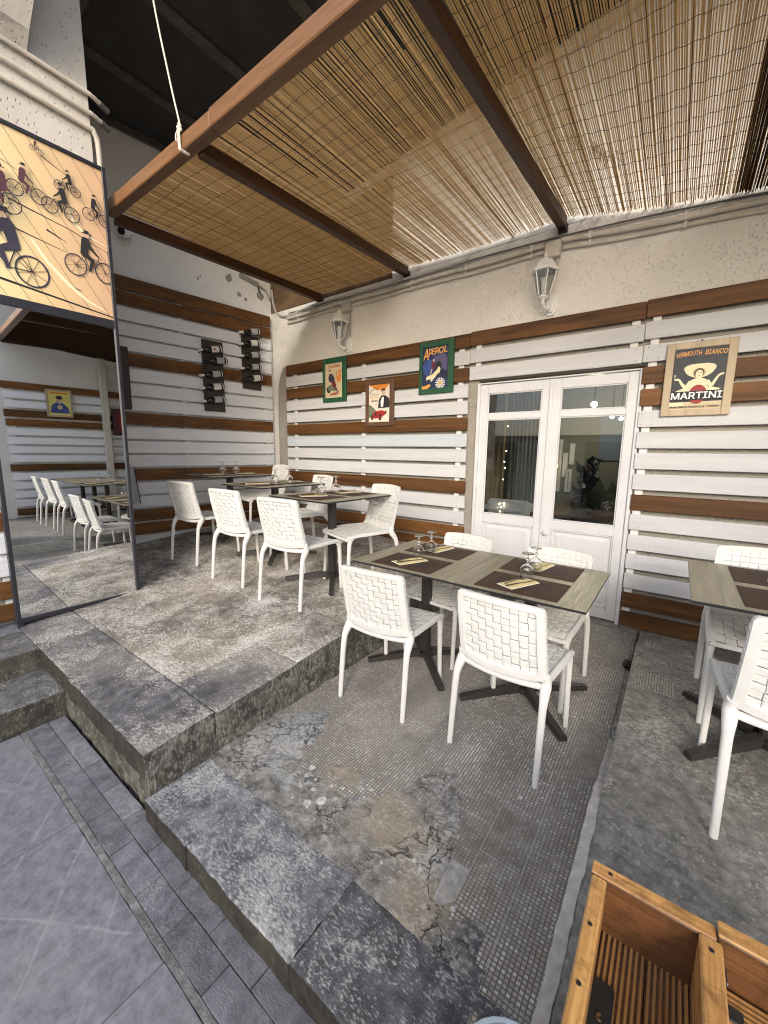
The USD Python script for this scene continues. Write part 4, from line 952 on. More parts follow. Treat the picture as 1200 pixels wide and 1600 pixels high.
p.shape('dinner_jacket', [[(.46, .38), (.50, .60), (.62, .70), (.80, .70), (.97, .62), (1., .50), (.98, .38), (.74, .37)]], 'ink_black')
p.shape('shirt', [[(.60, .40), (.58, .54), (.66, .68), (.74, .66), (.72, .50), (.70, .40)]], 'ink_white')
p.shape('bow_tie', [[(.62, .66), (.62, .69), (.70, .67), (.77, .70), (.77, .665), (.70, .655)]], 'ink_black')
p.shape('face', [p.ell(.71, .78, .085, .075)], 'ink_skin'); p.shape('hair', [[(.62, .80), (.63, .87), (.72, .885), (.81, .86), (.80, .82), (.72, .84)]], 'ink_black')
p.shape('car_body', [[(.16, .18), (.26, .26), (.44, .30), (.66, .31), (.80, .27), (.82, .20), (.60, .12), (.34, .10), (.20, .12)]], 'ink_red')
p.shape('car_wheel', [p.ell(.18, .13, .055, .075), p.ell(.56, .13, .07, .09), p.ell(.84, .26, .03, .05), p.ell(.36, .21, .05, .05)], 'ink_black')
p.shape('car_hub', [p.ell(.18, .13, .022, .032), p.ell(.56, .13, .03, .04)], 'ink_red')
# 3 large green frame, orange lettering over a dark blue picture
o = fr_thing('framed_poster', 'green framed dark blue poster with large orange lettering and a white daisy', -2.305, -1.902, 2.054, 2.576, -2.267, -1.966, 2.106, 2.520, 'frame_green', 'ink_navy')
p = Print(o, -2.267, -1.966, 2.106, 2.520)
p.shape('glow', [p.ell(.24, .52, .22, .20)], 'ink_blue'); p.shape('city', [[(.40, .66), (.50, .80), (.62, .78), (.66, .84), (.84, .82), (.97, .70), (.96, .40), (.70, .50)]], 'ink_violet')
for k, (ch, u0, u1, v0, hg, mt) in enumerate((('A', .03, .24, .715, .25, 'ink_amber'), ('P', .23, .36, .775, .185, 'ink_amber'), ('E', .36, .49, .82, .145, 'ink_amber'), ('R', .49, .635, .83, .145, 'ink_amber'), ('O', .63, .81, .835, .14, 'ink_amber'), ('L', .83, .96, .84, .15, 'ink_amber'))):
    p.text('letter', ch, u0, u1, v0, mt, hg, bold=True, shear=.10); p.y += .0005
p.y -= .0005
p.shape('dress', [[(.36, .52), (.36, .64), (.46, .67), (.50, .55), (.46, .46), (.38, .46)]], 'ink_wine'); p.shape('figure', [p.ell(.44, .68, .035, .03), [(.36, .47), (.40, .48), (.36, .36), (.30, .33)]], 'ink_skin')
p.shape('dark_shape', [[(.54, .62), (.68, .66), (.76, .56), (.74, .44), (.58, .46), (.34, .33), (.54, .42)]], 'ink_black')
p.shape('pale_forms', [[(.18, .30), (.40, .34), (.60, .46), (.68, .42), (.56, .30), (.42, .20), (.36, .16), (.34, .24), (.16, .21)], [(.60, .48), (.66, .52), (.72, .46), (.68, .36), (.62, .34)]], 'ink_cream')
p.shape('orange_patch', [[(.0, .0), (.01, .10), (.06, .06), (.30, .12), (.36, .07), (.22, .0)]], 'ink_amber')
pet = [[(.72 + .05 * math.cos(a - .16), .115 + .038 * math.sin(a - .16)), (.72 + .19 * math.cos(a - .1), .115 + .135 * math.sin(a - .1)), (.72 + .19 * math.cos(a + .1), .115 + .135 * math.sin(a + .1)), (.72 + .05 * math.cos(a + .16), .115 + .038 * math.sin(a + .16))] for a in np.arange(15) * 2 * PI / 15]
p.shape('daisy_petals', pet, 'ink_white'); p.shape('daisy_heart', [p.ell(.72, .115, .055, .04)], 'ink_amber')
# 4 pale wood frame, dark poster
o = fr_thing('framed_poster', 'dark poster in a pale wood frame, figure in a wide cream hat', -.148, .254, 1.740, 2.261, -.099, .204, 1.786, 2.214, 'wood_frame_pale', 'ink_tan')
p = Print(o, -.099, .204, 1.786, 2.214)
p.shape('dark_ground', [[(0, .125), (1, .125), (1, 1), (0, 1)]], 'ink_slate')
p.text('lettering', 'VERMOUTH', .03, .52, .865, 'ink_amber', .072, .012, .02); p.y += .0005; p.text('lettering', 'BIANCO', .58, .985, .885, 'ink_amber', .072, .0, -.01, shear=.15)
def limb(pts, w0, w1):
    q_ = bez([(a, b, 0) for a, b in pts], 6)[:, :2]; n_ = len(q_); d_ = np.gradient(q_, axis=0); d_ /= np.linalg.norm(d_, axis=1)[:, None]; o_ = np.stack([-d_[:, 1], d_[:, 0]], -1) * np.linspace(w0, w1, n_)[:, None]
    return [tuple(a) for a in np.vstack([q_ + o_, (q_ - o_)[::-1]])]
p.shape('shawl', [[(.10, .31), (.24, .355), (.38, .37), (.66, .37), (.82, .35), (.95, .32), (.90, .295), (.14, .285)]], 'ink_cream')
p.shape('figure', [[(.475, .55), (.565, .55), (.585, .505), (.66, .485), (.71, .445), (.69, .39), (.72, .33), (.33, .33), (.36, .39), (.33, .445), (.385, .485), (.455, .505)], limb([(.37, .455), (.29, .375), (.21, .42), (.14, .50), (.05, .505)], .038, .014), limb([(.68, .455), (.765, .385), (.83, .46), (.89, .535), (.975, .56)], .038, .013)], 'ink_cream')
p.shape('hat', [[(.52 + .30 * math.cos(t) * (1 + .03 * math.sin(5 * t)), .635 + .115 * math.sin(t) * (1 + .05 * math.sin(3 * t)) + .03 * math.cos(t) ** 2) for t in np.arange(40) * PI / 20]], 'ink_cream')
p.shape('hat_shade', [p.ell(.515, .60, .135, .075)], 'ink_tan'); p.shape('hair', [p.ell(.515, .595, .10, .075)], 'wood_frame_dark'); p.shape('face', [p.ell(.52, .575, .070, .066)], 'ink_cream')
p.shape('eyes', [p.ell(.495, .59, .014, .006), p.ell(.550, .59, .014, .006)], 'ink_black'); p.shape('mouth', [p.ell(.522, .545, .016, .007)], 'ink_red')
p.shape('small_cup', [[(.035, .58), (.075, .58), (.06, .55), (.058, .50), (.050, .50), (.050, .55)]], 'ink_cream')
p.shape('disc', [p.ell(.53, .245, .17, .155)], 'ink_red'); p.shape('band', [[(0, .15), (1., .15), (1., .30), (0, .30)]], 'ink_black')
p.text('lettering', 'MARTINI', .02, .985, .175, 'ink_white', .105, 0, .0)
p.shape('seal', [[(.0, .045), (.27, .05), (.27, .115), (.0, .115)]], 'ink_cream')
p.text('small_lettering', 'MARTINI & ROSSI S.A. TORINO', .02, .97, .028, 'ink_black', .03)
part('hook', MB().cbox((.046, .012, 2.262), (.056, .022, 2.273), .002), 'metal_black', o)
# two on the right wall, seen in the mirror
def side_frame(label, y0, y1, z0, z1, mat, bg, marks):
    o = thing('framed_poster', label, 'poster', (2.572, 0, 0), PI / 2)
    part('frame', bars([(y0, y0 + .035, z0, z1), (y1 - .035, y1, z0, z1), (y0 + .035, y1 - .035, z0, z0 + .035), (y0 + .035, y1 - .035, z1 - .035, z1)], -.0, .024, .004), mat, o)
    part('print', MB().box((y0 + .035, .010, z0 + .035), (y1 - .035, .016, z1 - .035)), bg, o)
    for (n_, pts, mt, k) in marks:
        part(n_, MB().prism(sg.Polygon([(y0 + (y1 - y0) * u, z0 + (z1 - z0) * v) for u, v in pts]), .0008).xf(Rx(PI / 2, (0, .0175 + .001 * k, 0))), mt, o)
ell = lambda u, v, a, b: [(u + a * math.cos(t), v + b * math.sin(t)) for t in np.arange(20) * PI / 10]
side_frame('wood framed yellow poster of a person in blue, seen in the mirror', 2.07, 2.47, 2.03, 2.54, 'wood_frame_pale', 'ink_yellow', [('coat', [(.14, .14), (.18, .40), (.38, .54), (.62, .52), (.82, .36), (.86, .14)], 'ink_blue', 0), ('hands', ell(.5, .36, .10, .08), 'ink_skin', 1), ('face', ell(.5, .60, .12, .11), 'ink_skin', 2), ('hair', ell(.5, .71, .13, .07), 'ink_black', 3), ('title', [(.16, .84), (.84, .84), (.84, .90), (.16, .90)], 'ink_orange', 0)])
side_frame('dark red poster in a black frame, seen at the right edge of the mirror', 3.12, 3.50, 1.72, 2.27, 'frame_black', 'ink_wine', [('figure', ell(.5, .5, .16, .26), 'ink_red', 0)])

# ================================================================== TALL MIRROR WITH POSTER
DM = math.radians(1.6); MROT = PI / 2 - DM
mir = thing('tall_mirror', 'tall black framed mirror standing on the platform with a tan cyclists poster above', 'mirror', (-3.60, .64, 0), MROT)
# local: x' along the mirror (0 near .. .715 far), y' away from the room (behind), z up
MW, Z0, Z1, ZS = .742, .232, 3.462, 2.385
part('frame', bars([(-.040, -.016, Z0, Z1), (MW - .024, MW, Z0, Z1), (-.016, MW - .024, Z0, Z0 + .026), (-.016, MW - .024, ZS - .028, ZS + .028), (-.016, MW - .024, Z1 - .024, Z1)], -.012, .05, .003), 'frame_black', mir)
part('mirror_glass', MB().box((-.016, .004, Z0 + .026), (MW - .024, .010, ZS - .028)), 'mirror_silver', mir)
part('back_panel', MB().box((-.030, .051, Z0 + .02), (MW - .01, .062, Z1 - .01)), 'box_dark', mir)
part('foot', MB().cbox((-.038, -.01, .192), (.0, .12, Z0), .003), 'frame_black', mir); part('foot', MB().cbox((MW - .04, -.01, zplat(-3.56, 1.34) - .01), (MW, .12, Z0), .003), 'frame_black', mir)
pan = part('poster_panel', MB().box((-.016, .002, ZS + .028), (MW - .024, .008, Z1 - .024)), 'poster_tan', mir)
PY = [.0016]
def pshape(name, polys, mat):
    m = MB()
    for g in [shapely.union_all([(g if hasattr(g, 'geom_type') else sg.Polygon(g)).buffer(0) for g in polys])]:
        g = g.intersection(sg.box(-.015, ZS + .029, MW - .025, Z1 - .025))
        if g.is_empty: continue
        for h in getattr(g, 'geoms', [g]):
            if h.geom_type == 'Polygon' and h.area > 1e-7: m.prism(h, .0004)
    if m.n: m.xf(Rx(PI / 2, (0, PY[0], 0))); PY[0] -= .0006; part(name, m, mat, pan)
def ln(a, b, w, w2=None):
    a, b = np.array(a), np.array(b); d = (b - a) / np.linalg.norm(b - a); n = np.array([-d[1], d[0]]); w2 = w if w2 is None else w2
    return [tuple(a + n * w), tuple(b + n * w2), tuple(b - n * w2), tuple(a - n * w)]
lines = []
for a in np.linspace(-.3, 1.0, 12): lines.append(ln((a - .35, 3.45), (a + .30, 2.42), .0012))
pshape('road_lines', lines, 'ink_plum')
pshape('long_shadows', [ln((-.01, 3.05), (.50, 2.955), .006, .002), ln((.50, 2.955), (.72, 2.885), .003, .0012), ln((-.01, 2.885), (.46, 2.80), .007, .001), ln((-.01, 2.53), (.72, 2.435), .008, .004), ln((.0, 3.28), (.24, 3.205), .004, .001), ln((.37, 3.355), (.53, 3.29), .003, .001), ln((.36, 2.905), (.47, 2.865), .006, .001), ln((.44, 2.59), (.53, 2.565), .006, .002)], 'ink_black')
for g_ in ([(.28, 2.82), (.36, 2.70), (.46, 2.60), (.56, 2.52), (.68, 2.465), (.68, 2.460), (.55, 2.505), (.44, 2.585), (.34, 2.69), (.265, 2.81)], [(.50, 3.11), (.53, 3.02), (.59, 2.965), (.71, 2.93), (.71, 2.925), (.58, 2.955), (.515, 3.01), (.485, 3.10)], [(.165, 3.07), (.18, 3.0), (.225, 2.955), (.22, 2.95), (.17, 2.99), (.155, 3.06)]):
    pshape('pale_sweep', [g_], 'ink_veil')
def ring(c, r, w, sq=.92):
    return sg.Polygon([(c[0] + r * sq * math.cos(t), c[1] + r * math.sin(t)) for t in np.arange(32) * PI / 16]).difference(sg.Polygon([(c[0] + (r - w) * sq * math.cos(t), c[1] + (r - w) * math.sin(t)) for t in np.arange(32) * PI / 16]))
def cyclist(c1, c2, r, s, body, w=1., rear=0):
    """A plain cyclist: two spoked wheels, a frame, a seated rider with a hat."""
    c1, c2 = np.array(c1), np.array(c2); ax = c2 - c1; L = np.linalg.norm(ax); u = ax / L; up = np.array([0, 1.])
    at = lambda a, h: tuple(c1 + ax * a + up * h * r)
    pshape('wheel_rims', [ring(c1, r, .0062 * w), ring(c2, r, .0062 * w)], 'ink_indigo')
    pshape('spokes', [ln(tuple(c + .92 * r * np.array([math.cos(t) * .9, math.sin(t)])), tuple(c - .92 * r * np.array([math.cos(t) * .9, math.sin(t)])), .0009 * w) for c in (c1, c2) for t in np.arange(4) * PI / 4 + .3], 'ink_plum')
    q_ = lambda a: 1 - a if rear else a
    seat, crank, head, bar = at(q_(.30), 1.05), at(q_(.46), -.15), at(q_(.78), 1.0), at(q_(.80), 1.35)
    back, front = tuple(c1 if not rear else c2), tuple(c2 if not rear else c1)
    pshape('bike_frame', [ln(seat, crank, .0018 * w), ln(crank, head, .0018 * w), ln(seat, head, .0014 * w), ln(seat, back, .0014 * w), ln(crank, back, .0014 * w), ln(head, front, .0018 * w), ln(head, bar, .0016 * w), ln(at(q_(.22), 1.12), at(q_(.36), 1.10), .004 * w)], 'ink_black')
    hip, sh, neck, hd = at(q_(.30), 1.28), at(q_(.40), 2.55), at(q_(.42), 2.75), at(q_(.44), 3.05)
    knee, ft, elb = at(q_(.58), .85), at(q_(.46), -.25), at(q_(.62), 1.75)
    k = r * .34
    pshape('rider', [ln(hip, sh, k * .85, k * 1.05), ln(hip, knee, k * .75, k * .5), ln(knee, ft, k * .5, k * .28), ln(sh, elb, k * .45, k * .32), ln(elb, bar, k * .32, k * .2), sg.Point(hip).buffer(k * .85), sg.Point(sh).buffer(k * .95), sg.Point(knee).buffer(k * .5)], body)
    pshape('rider_face', [sg.Point(hd).buffer(k * .72)], 'ink_skin')
    pshape('rider_hat', [ln((hd[0] - k * 1.2, hd[1] + k * .45), (hd[0] + k * 1.2, hd[1] + k * .45), k * .14), ln((hd[0] - k * .65, hd[1] + k * .85), (hd[0] + k * .65, hd[1] + k * .85), k * .42)], 'ink_black')
cyclist((.0, 2.62), (.262, 2.605), .098, 1, 'ink_indigo', 1.7, rear=1)
cyclist((.508, 2.735), (.688, 2.735), .072, 1, 'ink_black', 1.2)
cyclist((.392, 3.065), (.512, 3.055), .050, 1, 'ink_black', 1., rear=1)
cyclist((.455, 3.212), (.545, 3.21), .034, 1, 'ink_black', .8, rear=1)
cyclist((.215, 3.085), (.335, 3.085), .048, 1, 'ink_plum', 1.)
cyclist((.610, 3.10), (.705, 3.09), .042, 1, 'ink_black', .9)
cyclist((.10, 2.985), (.185, 2.975), .060, 1, 'ink_plum', 1., rear=1)
cyclist((.325, 3.368), (.368, 3.36), .017, 1, 'ink_plum', .5)
cyclist((-.03, 2.86), (.10, 2.86), .075, 1, 'ink_indigo', 1.)
pshape('far_riders_wheel', [ring((.735, 2.865), .04, .004)], 'ink_plum')

# ================================================================== WINE RACKS AND BOTTLES
def rack(label, x0, x1, z0, z1):
    o = thing('wine_rack', label, 'wine rack', (Lc[0], Lc[1], 0), LROT)
    part('board', MB().cbox((x0, -.070, z0), (x1, -.047, z1), .002), 'box_dark', o)
    return o
def bottle(label, x, z, L, lab, cap, droop, stand, rk):
    o = thing('wine_bottle', label, 'bottle', (Lc[0] + Ld[0] * x + Ln[0] * stand, Lc[1] + Ld[1] * x + Ln[1] * stand, z), LROT)
    # axis along +x', neck at -x'
    def lay(m): return m.xf(Ry(PI / 2 - droop))
    r = .0385
    body = lay(MB().lathe([(0, .300), (.030, .300), (r, .292), (r, .130), (.034, .108), (.020, .090), (.0145, .075), (.0145, .055), (0, .055)], 20))
    part('body', body, 'bottle_black', o, smooth=50)
    part('capsule', lay(MB().lathe([(0, .0), (.0148, .0), (.0158, .004), (.0155, .060), (.0148, .0605)], 16)), cap, o, smooth=50)
    part('label', lay(MB().lathe([(r + .0006, .160), (r + .0006, .255)], 20)), lab, o, smooth=True)
    part('label_band', lay(MB().lathe([(r + .0008, .274), (r + .0008, .284)], 20)), 'label_white' if lab == 'label_grey' else lab, o, smooth=True)
    part('peg', MB().tube([(.03, .0, -.018), (.03, stand - .07, -.018)], .006, 8), 'metal_black', o)
    return o
rk1 = rack('dark wine rack board nearer the mirror holding five bottles', -.975, -.715, 1.93, 2.79)
zs1 = [(2.625, -1.05, 'label_white', 'capsule_white', 'red seal'), (2.50, -.99, 'label_grey', 'bottle_black', ''), (2.328, -1.05, 'label_grey', 'capsule_white', ''), (2.177, -1.045, 'label_white', 'capsule_white', ''), (2.022, -1.04, 'label_grey', 'capsule_white', '')]
od = ['topmost', 'second', 'middle', 'fourth', 'lowest']
for k, (z, x, lb, cp, _) in enumerate(zs1):
    b = bottle(f'{od[k]} dark wine bottle lying in the rack nearer the mirror', x, z + .01, .3, lb, cp, .21, .125, 1)
    if k == 0: part('label_seal', MB().prism(sg.Point(0, 0).buffer(.013), .0008).xf(Rx(PI / 2, (.19, -.0395, .035))), 'ink_red', b)
rk2 = rack('dark wine rack board in the room corner holding five bottles', -.455, -.195, 2.262, 2.955)
for k, (z, x, lb, cp) in enumerate(((2.94, -.515, 'label_grey', 'capsule_white'), (2.795, -.525, 'label_white', 'capsule_white'), (2.646, -.52, 'label_grey', 'capsule_white'), (2.492, -.52, 'label_grey', 'capsule_white'), (2.352, -.50, 'label_white', 'bottle_black'))):
    bottle(f'{od[k]} dark wine bottle lying in the rack in the room corner', x, z + .01, .3, lb, cp, .22, .125, 2)

# ================================================================== PERGOLA AND REED MATS
per = thing('pergola', 'brown stained timber pergola frame fixed to the back wall, hung from a rope', 'pergola')
def beam(name, a, b, w, h, mat):
    a, b = np.array(a, float), np.array(b, float); d = b - a; L = np.linalg.norm(d); u = d / L; s = np.cross(u, [0, 0, 1]); s /= np.linalg.norm(s); t = np.cross(s, u)
    v, f = cbox_vf((0, -w / 2, -h / 2), (L, w / 2, h / 2), .006)
    V = a + v[:, :1] * u + v[:, 1:2] * s + v[:, 2:] * t
    part(name, MB().add(V, f), mat, per)
BY = 1.50
beam('front_beam', (-3.80, 1.478, 3.296), (-2.322, 1.490, 3.298), .078, .088, 'wood_pergola_x')
beam('front_beam', (-2.320, 1.488, 3.298), (2.55, 1.510, 3.318), .084, .094, 'wood_pergola_x')
RAFT = [(-3.86, -3.80), (-2.575, -2.515), (-1.03, -.965), (.62, .62), (2.5, 2.5)]
for i, (xa, xb) in enumerate(RAFT):
    beam('rafter', (xa, 1.535, 3.287), (xb, YW - .035, 3.333), .066, .085, 'wood_pergola_y')
    part('rafter_bracket', MB().cbox((xb - .036, YW - .034, 3.27), (xb + .036, YW - .001, 3.335), .003), 'metal_black', per)
q = random.Random(77)
def mat_z(x, y, lo=.0):
    """The mats lie on the rafters and sag a little between them."""
    xs_ = [r[1] for r in RAFT]; z = 3.336 + .048 * (y - 1.5) / 2.25 - min(max(0., x + .93), 1.45) * .135 * max(0., (y - 1.5) / 2.25)
    for a, b, s in zip(xs_[:-1], xs_[1:], (.012, .020, .04, .02)):
        if a <= x <= b:
            t = (x - a) / (b - a); z -= 4 * t * (1 - t) * s * (.25 + .75 * (y - 1.5) / 2.2)
    return z + lo
def reeds(xa, xb, pitch, cover, ya, yb_, lo, rad=(.0025, .0042), skip=0., nseg=4):
    m = MB(); x = xa
    V = []; F = []
    while x < xb:
        r = q.uniform(*rad)
        if q.random() > skip:
            y0, y1 = ya + q.uniform(-.02, .03), yb_ + q.uniform(-.035, .02)
            if q.random() < .16:
                if q.random() < .5: y0 += q.uniform(0, .8)
                else: y1 -= q.uniform(0, .8)
            dx = q.gauss(0, .0045); ph = q.uniform(0, 6.28); am = q.uniform(0, .0025)
            ts = np.linspace(0, 1, nseg + 1); P = []
            for t in ts:
                yy = y0 + (y1 - y0) * t; xx = x + dx * (t - .5) + am * math.sin(ph + 5 * t)
                P.append((xx, yy, mat_z(xx, yy, lo) + q.uniform(-.0015, .0015)))
            m.tube(P, r * np.linspace(1.1, .8, nseg + 1) if q.random() < .5 else r, 5, caps=True)
        x += pitch * q.uniform(.78, 1.22)
    return m
def mat_thing(label, layers, xa, xb, ya=1.50, yb_=YW - .02, wires=True, wlo=-.006):
    o = thing('reed_mat', label, 'reed mat')
    for (pitch, lo, mt, skip, a, b, c, d) in layers:
        part('reeds', reeds(a, b, pitch, 1, c, d, lo, skip=skip), mt, o, smooth=60, kind='stuff')
    if wires:
        m = MB(); y = ya + .07
        while y < yb_ - .03:
            n = int((xb - xa) / .035); xs_ = np.linspace(xa, xb, n); yy = y + .012 * np.sin(xs_ * 3.1 + y * 5) + .006 * np.sin(xs_ * 11)
            m.tube([(a, b, mat_z(a, b, wlo) + .0035 * (-1) ** k) for k, (a, b) in enumerate(zip(xs_, yy))], .0016, 4)
            y += .115
        part('tie_wires', m, 'wire_dark', o, kind='stuff')
    return o
Y1, Y2 = 1.515, YW - .015
mat_thing('dense golden reed mat over the leftmost bay of the pergola', [(.0066, 0, 'reed_gold', 0, -3.82, -2.55, Y1, Y2)], -3.82, -2.55)
mat_thing('open golden reed mat over the second bay, the dark roof showing through', [(.0106, 0, 'reed_gold', .02, -2.545, -1.0, Y1, Y2), (.055, .010, 'reed_gold', 0, -2.545, -1.0, Y1, Y2)], -2.545, -1.0)
mat_thing('open brownish reed mat over the third bay, the pale wall showing through', [(.0106, 0, 'reed_gold', .02, -.995, .60, Y1, Y2), (.055, .010, 'reed_brown', 0, -.995, .60, Y1, Y2)], -.995, .60)
mat_thing('double brown reed mat over the bay furthest right', [(.0060, -.009, 'reed_dark', 0, .135, 2.58, Y1, Y2), (.0072, .001, 'reed_brown', 0, .62, 2.58, Y1, Y2)], .62, 2.58)
o = thing('torn_reeds', 'loose tuft of broken reed fibres caught in the mat right of the middle rafter', 'reeds')
m = MB()
for k in range(60):
    t = q.random(); x = -.72 + .22 * t + q.gauss(0, .02); yy = 2.75 + .35 * t + q.gauss(0, .03); z = mat_z(x, yy) - .012 - abs(q.gauss(0, .008)); an = q.uniform(-.9, .9); L = q.uniform(.03, .10)
    m.tube([(x, yy, z), (x + L * math.sin(an), yy + L * math.cos(an), z + q.uniform(-.015, .008))], .0018, 4)
part('fibres', m, 'reed_gold', o, kind='stuff')
o = thing('hanging_rope', 'thin pale rope tied round the front beam of the pergola', 'rope')
rx = -2.625
part('rope_line', MB().tube(bez([(-2.96, 1.46, 4.75), (-2.88, 1.455, 4.22), (-2.74, 1.452, 3.72), (rx, 1.448, 3.372)], 8), .0055, 8), 'rope_cord', o, smooth=60)
kn = MB()
for (dx, dz, r) in ((0, .0, .014), (-.012, .012, .011), (.010, .010, .010), (.0, .024, .010), (-.015, -.008, .010), (.012, -.010, .010)): kn.addm(trimesh.creation.icosphere(2, r).apply_translation((rx + dx, 1.440, 3.362 + dz)))
part('knot', kn, 'rope_cord', o, smooth=60)
for k in range(2):
    x = rx - .006 + .014 * k
    part('wrap', MB().tube(bez([(x, 1.438, 3.360), (x, 1.4335, 3.335), (x + .002, 1.4335, 3.262), (x + .003, 1.442, 3.247), (x + .006, 1.49, 3.2445)], 5), .0048, 7), 'rope_cord', o, smooth=60)
part('rope_tail', MB().tube(bez([(rx - .010, 1.436, 3.36), (rx - .024, 1.428, 3.33), (rx - .018, 1.426, 3.295)], 5), .0045, 6), 'rope_cord', o, smooth=60)

# ================================================================== CHAIRS
def back_pt(s, t):
    a = 1 - abs(s) ** 2.2
    x = s * (.203 - .008 * t); y = .078 * (1 - t) ** 1.3 + .004 - .030 * (1 - s * s); z = .468 + .347 * t + .008 * a * t - .018 * a * (1 - t)
    return np.array([x, y, z])
def seat_pt(s, t):
    x = s * (.198 + .010 * math.sin(t * PI * .7)); y = .085 + .420 * t
    z = .452 - .016 * (1 - s * s) * math.sin(PI * min(1, t * 1.0)) - .020 * max(0, t - .86) / .14 + .006 * (1 - t)
    return np.array([x, y, z])
def weave(fn, ns, nt, s0, s1, t0, t1, flip=1, h=.0048, th=.0042):
    m = MB()
    e = .001
    for i in range(ns):
        for j in range(nt):
            a, b = s0 + (s1 - s0) * i / ns, s0 + (s1 - s0) * (i + 1) / ns
            c, d = t0 + (t1 - t0) * j / nt, t0 + (t1 - t0) * (j + 1) / nt
            over = (i + j) % 2 == 0
            gs = (b - a) * (.006 if over else .045); gt = (d - c) * (.045 if over else .022)
            cs = [(a + gs, c + gt), (b - gs, c + gt), (b - gs, d - gt), (a + gs, d - gt)]
            P = [fn(*q_) for q_ in cs]; ce = fn((a + b) / 2, (c + d) / 2)
            nrm = np.cross(P[1] - P[0], P[3] - P[0]); nrm /= np.linalg.norm(nrm); nrm *= flip
            P = np.array(P); C = P.mean(0); ins = C + (P - C) * np.array([.74])
            up = nrm * (.0016 if over else -.0016)
            F1 = ins + nrm * (th * .5) + up + nrm * h * .35; F2 = ins - nrm * (th * .5) + up - nrm * h * .35
            V = np.vstack([F1, P + up + nrm * th * .3, P + up - nrm * th * .3, F2])
            f = [[0, 1, 2, 3], [15, 14, 13, 12]]
            for r0 in (0, 4, 8):
                for k in range(4): f.append([r0 + k, r0 + 4 + k, r0 + 4 + (k + 1) % 4, r0 + (k + 1) % 4])
            f = np.array(f)
            if flip < 0: f = f[:, ::-1]
            m.add(V, f)
    return m
def make_chair(name, label, loc, rz, group):
    o = thing(name, label, 'chair', loc, rz, group); C = 'chair_plastic'
    part('seat', weave(seat_pt, 9, 9, -.93, .93, .03, .985), C, o, smooth=30)
    part('backrest', weave(lambda s_, t_: back_pt(s_, t_) + [0, .004, 0], 9, 10, -.875, .875, .075, .935, 1), C, o, smooth=30)
    # seat frame: side rails, front lip, rear apron
    m = MB()
    for s in (-1, 1):
        m.tube([seat_pt(s, t) + [0, 0, -.006] for t in np.linspace(-.01, 1.0, 12)], .0155, 10)
    m.tube([seat_pt(s, 1.0) + [0, .002, -.010] for s in np.linspace(-1, 1, 14)], .0125, 8)
    m.tube([seat_pt(s, -.012) + [0, -.016 * (1 - s * s), -.024 - .012 * (1 - s * s)] for s in np.linspace(-1, 1, 14)], .0155, 8)
    for j in range(9):          # strap ends wrapped over the side rails
        t0_, t1_ = .03 + .955 * (j + .08) / 9, .03 + .955 * (j + .92) / 9
        for s in (-1, 1):
            a0, a1 = seat_pt(s * .90, t0_) + [0, 0, .003], seat_pt(s * .90, t1_) + [0, 0, .003]; b0, b1 = seat_pt(s, t0_) + [s * .0125, 0, .001], seat_pt(s, t1_) + [s * .0125, 0, .001]
            dn = np.array([0, 0, -.018]); sd = np.array([s * .0035, 0, 0])
            lst = [a0 + dn, b0 + dn + sd, a1 + dn, b1 + dn + sd, a0, b0, a1, b1]
            if s < 0: lst = [lst[1], lst[0], lst[3], lst[2], lst[5], lst[4], lst[7], lst[6]]
            m.hexa(lst)
    part('seat_frame', m, C, o, smooth=40)
    # back frame: a flat rounded rim standing proud behind the weave, strap ends folded over its outer sides
    def curve(hs, t0, t1, rs, rt):
        out = []
        for (cx, cy, a0) in ((hs - rs, t1 - rt, 0), (-hs + rs, t1 - rt, PI / 2), (-hs + rs, t0 + rt, PI), (hs - rs, t0 + rt, 1.5 * PI)):
            for a in np.linspace(a0, a0 + PI / 2, 6): out.append((cx + rs * math.cos(a), cy + rt * math.sin(a)))
        P = []
        for a, b in zip(out, out[1:] + out[:1]):
            n_ = 9 if math.hypot(a[0] - b[0], a[1] - b[1]) > .3 else 1
            for q_ in range(n_): P.append((a[0] + (b[0] - a[0]) * q_ / n_, a[1] + (b[1] - a[1]) * q_ / n_))
        return P
    out_, in_ = curve(1.03, -.02, 1.0, .085, .055), curve(.865, .085, .925, .05, .035)
    N = len(out_); assert len(in_) == N
    secs = []
    for (so, to), (si, ti) in zip(out_, in_):
        po, pi = back_pt(so, to), back_pt(si, ti)
        secs.append([po + [0, .0105, 0], po + [0, -.0105, 0], po * .93 + pi * .07 + [0, -.0135, 0], pi * .9 + po * .1 + [0, -.0130, 0], pi + [0, -.0100, 0], pi + [0, .0065, 0], pi * .9 + po * .1 + [0, .0085, 0], po * .93 + pi * .07 + [0, .0120, 0]])
    V = np.array(secs).reshape(-1, 3); K = 8
    F = [[i * K + k, i * K + (k + 1) % K, ((i + 1) % N) * K + (k + 1) % K, ((i + 1) % N) * K + k] for i in range(N) for k in range(K)]
    m = MB().add(V, np.array(F)[:, ::-1])
    for j in range(10):
        t0_, t1_ = .085 + .84 * (j + .10) / 10, .085 + .84 * (j + .90) / 10
        for s in (-1, 1):
            a0, a1 = back_pt(s * .90, t0_), back_pt(s * .90, t1_); b0, b1 = back_pt(s * 1.03, t0_) + [s * .0022, 0, 0], back_pt(s * 1.03, t1_) + [s * .0022, 0, 0]
            f0, r0 = np.array([0, .0128, 0]), np.array([0, -.0065, 0])
            lst = [a0 + r0, b0 + r0, a0 + f0, b0 + f0, a1 + r0, b1 + r0, a1 + f0, b1 + f0]
            if s < 0: lst = [lst[1], lst[0], lst[3], lst[2], lst[5], lst[4], lst[7], lst[6]]
            m.hexa(lst)
    part('back_frame', m, C, o, smooth=40)
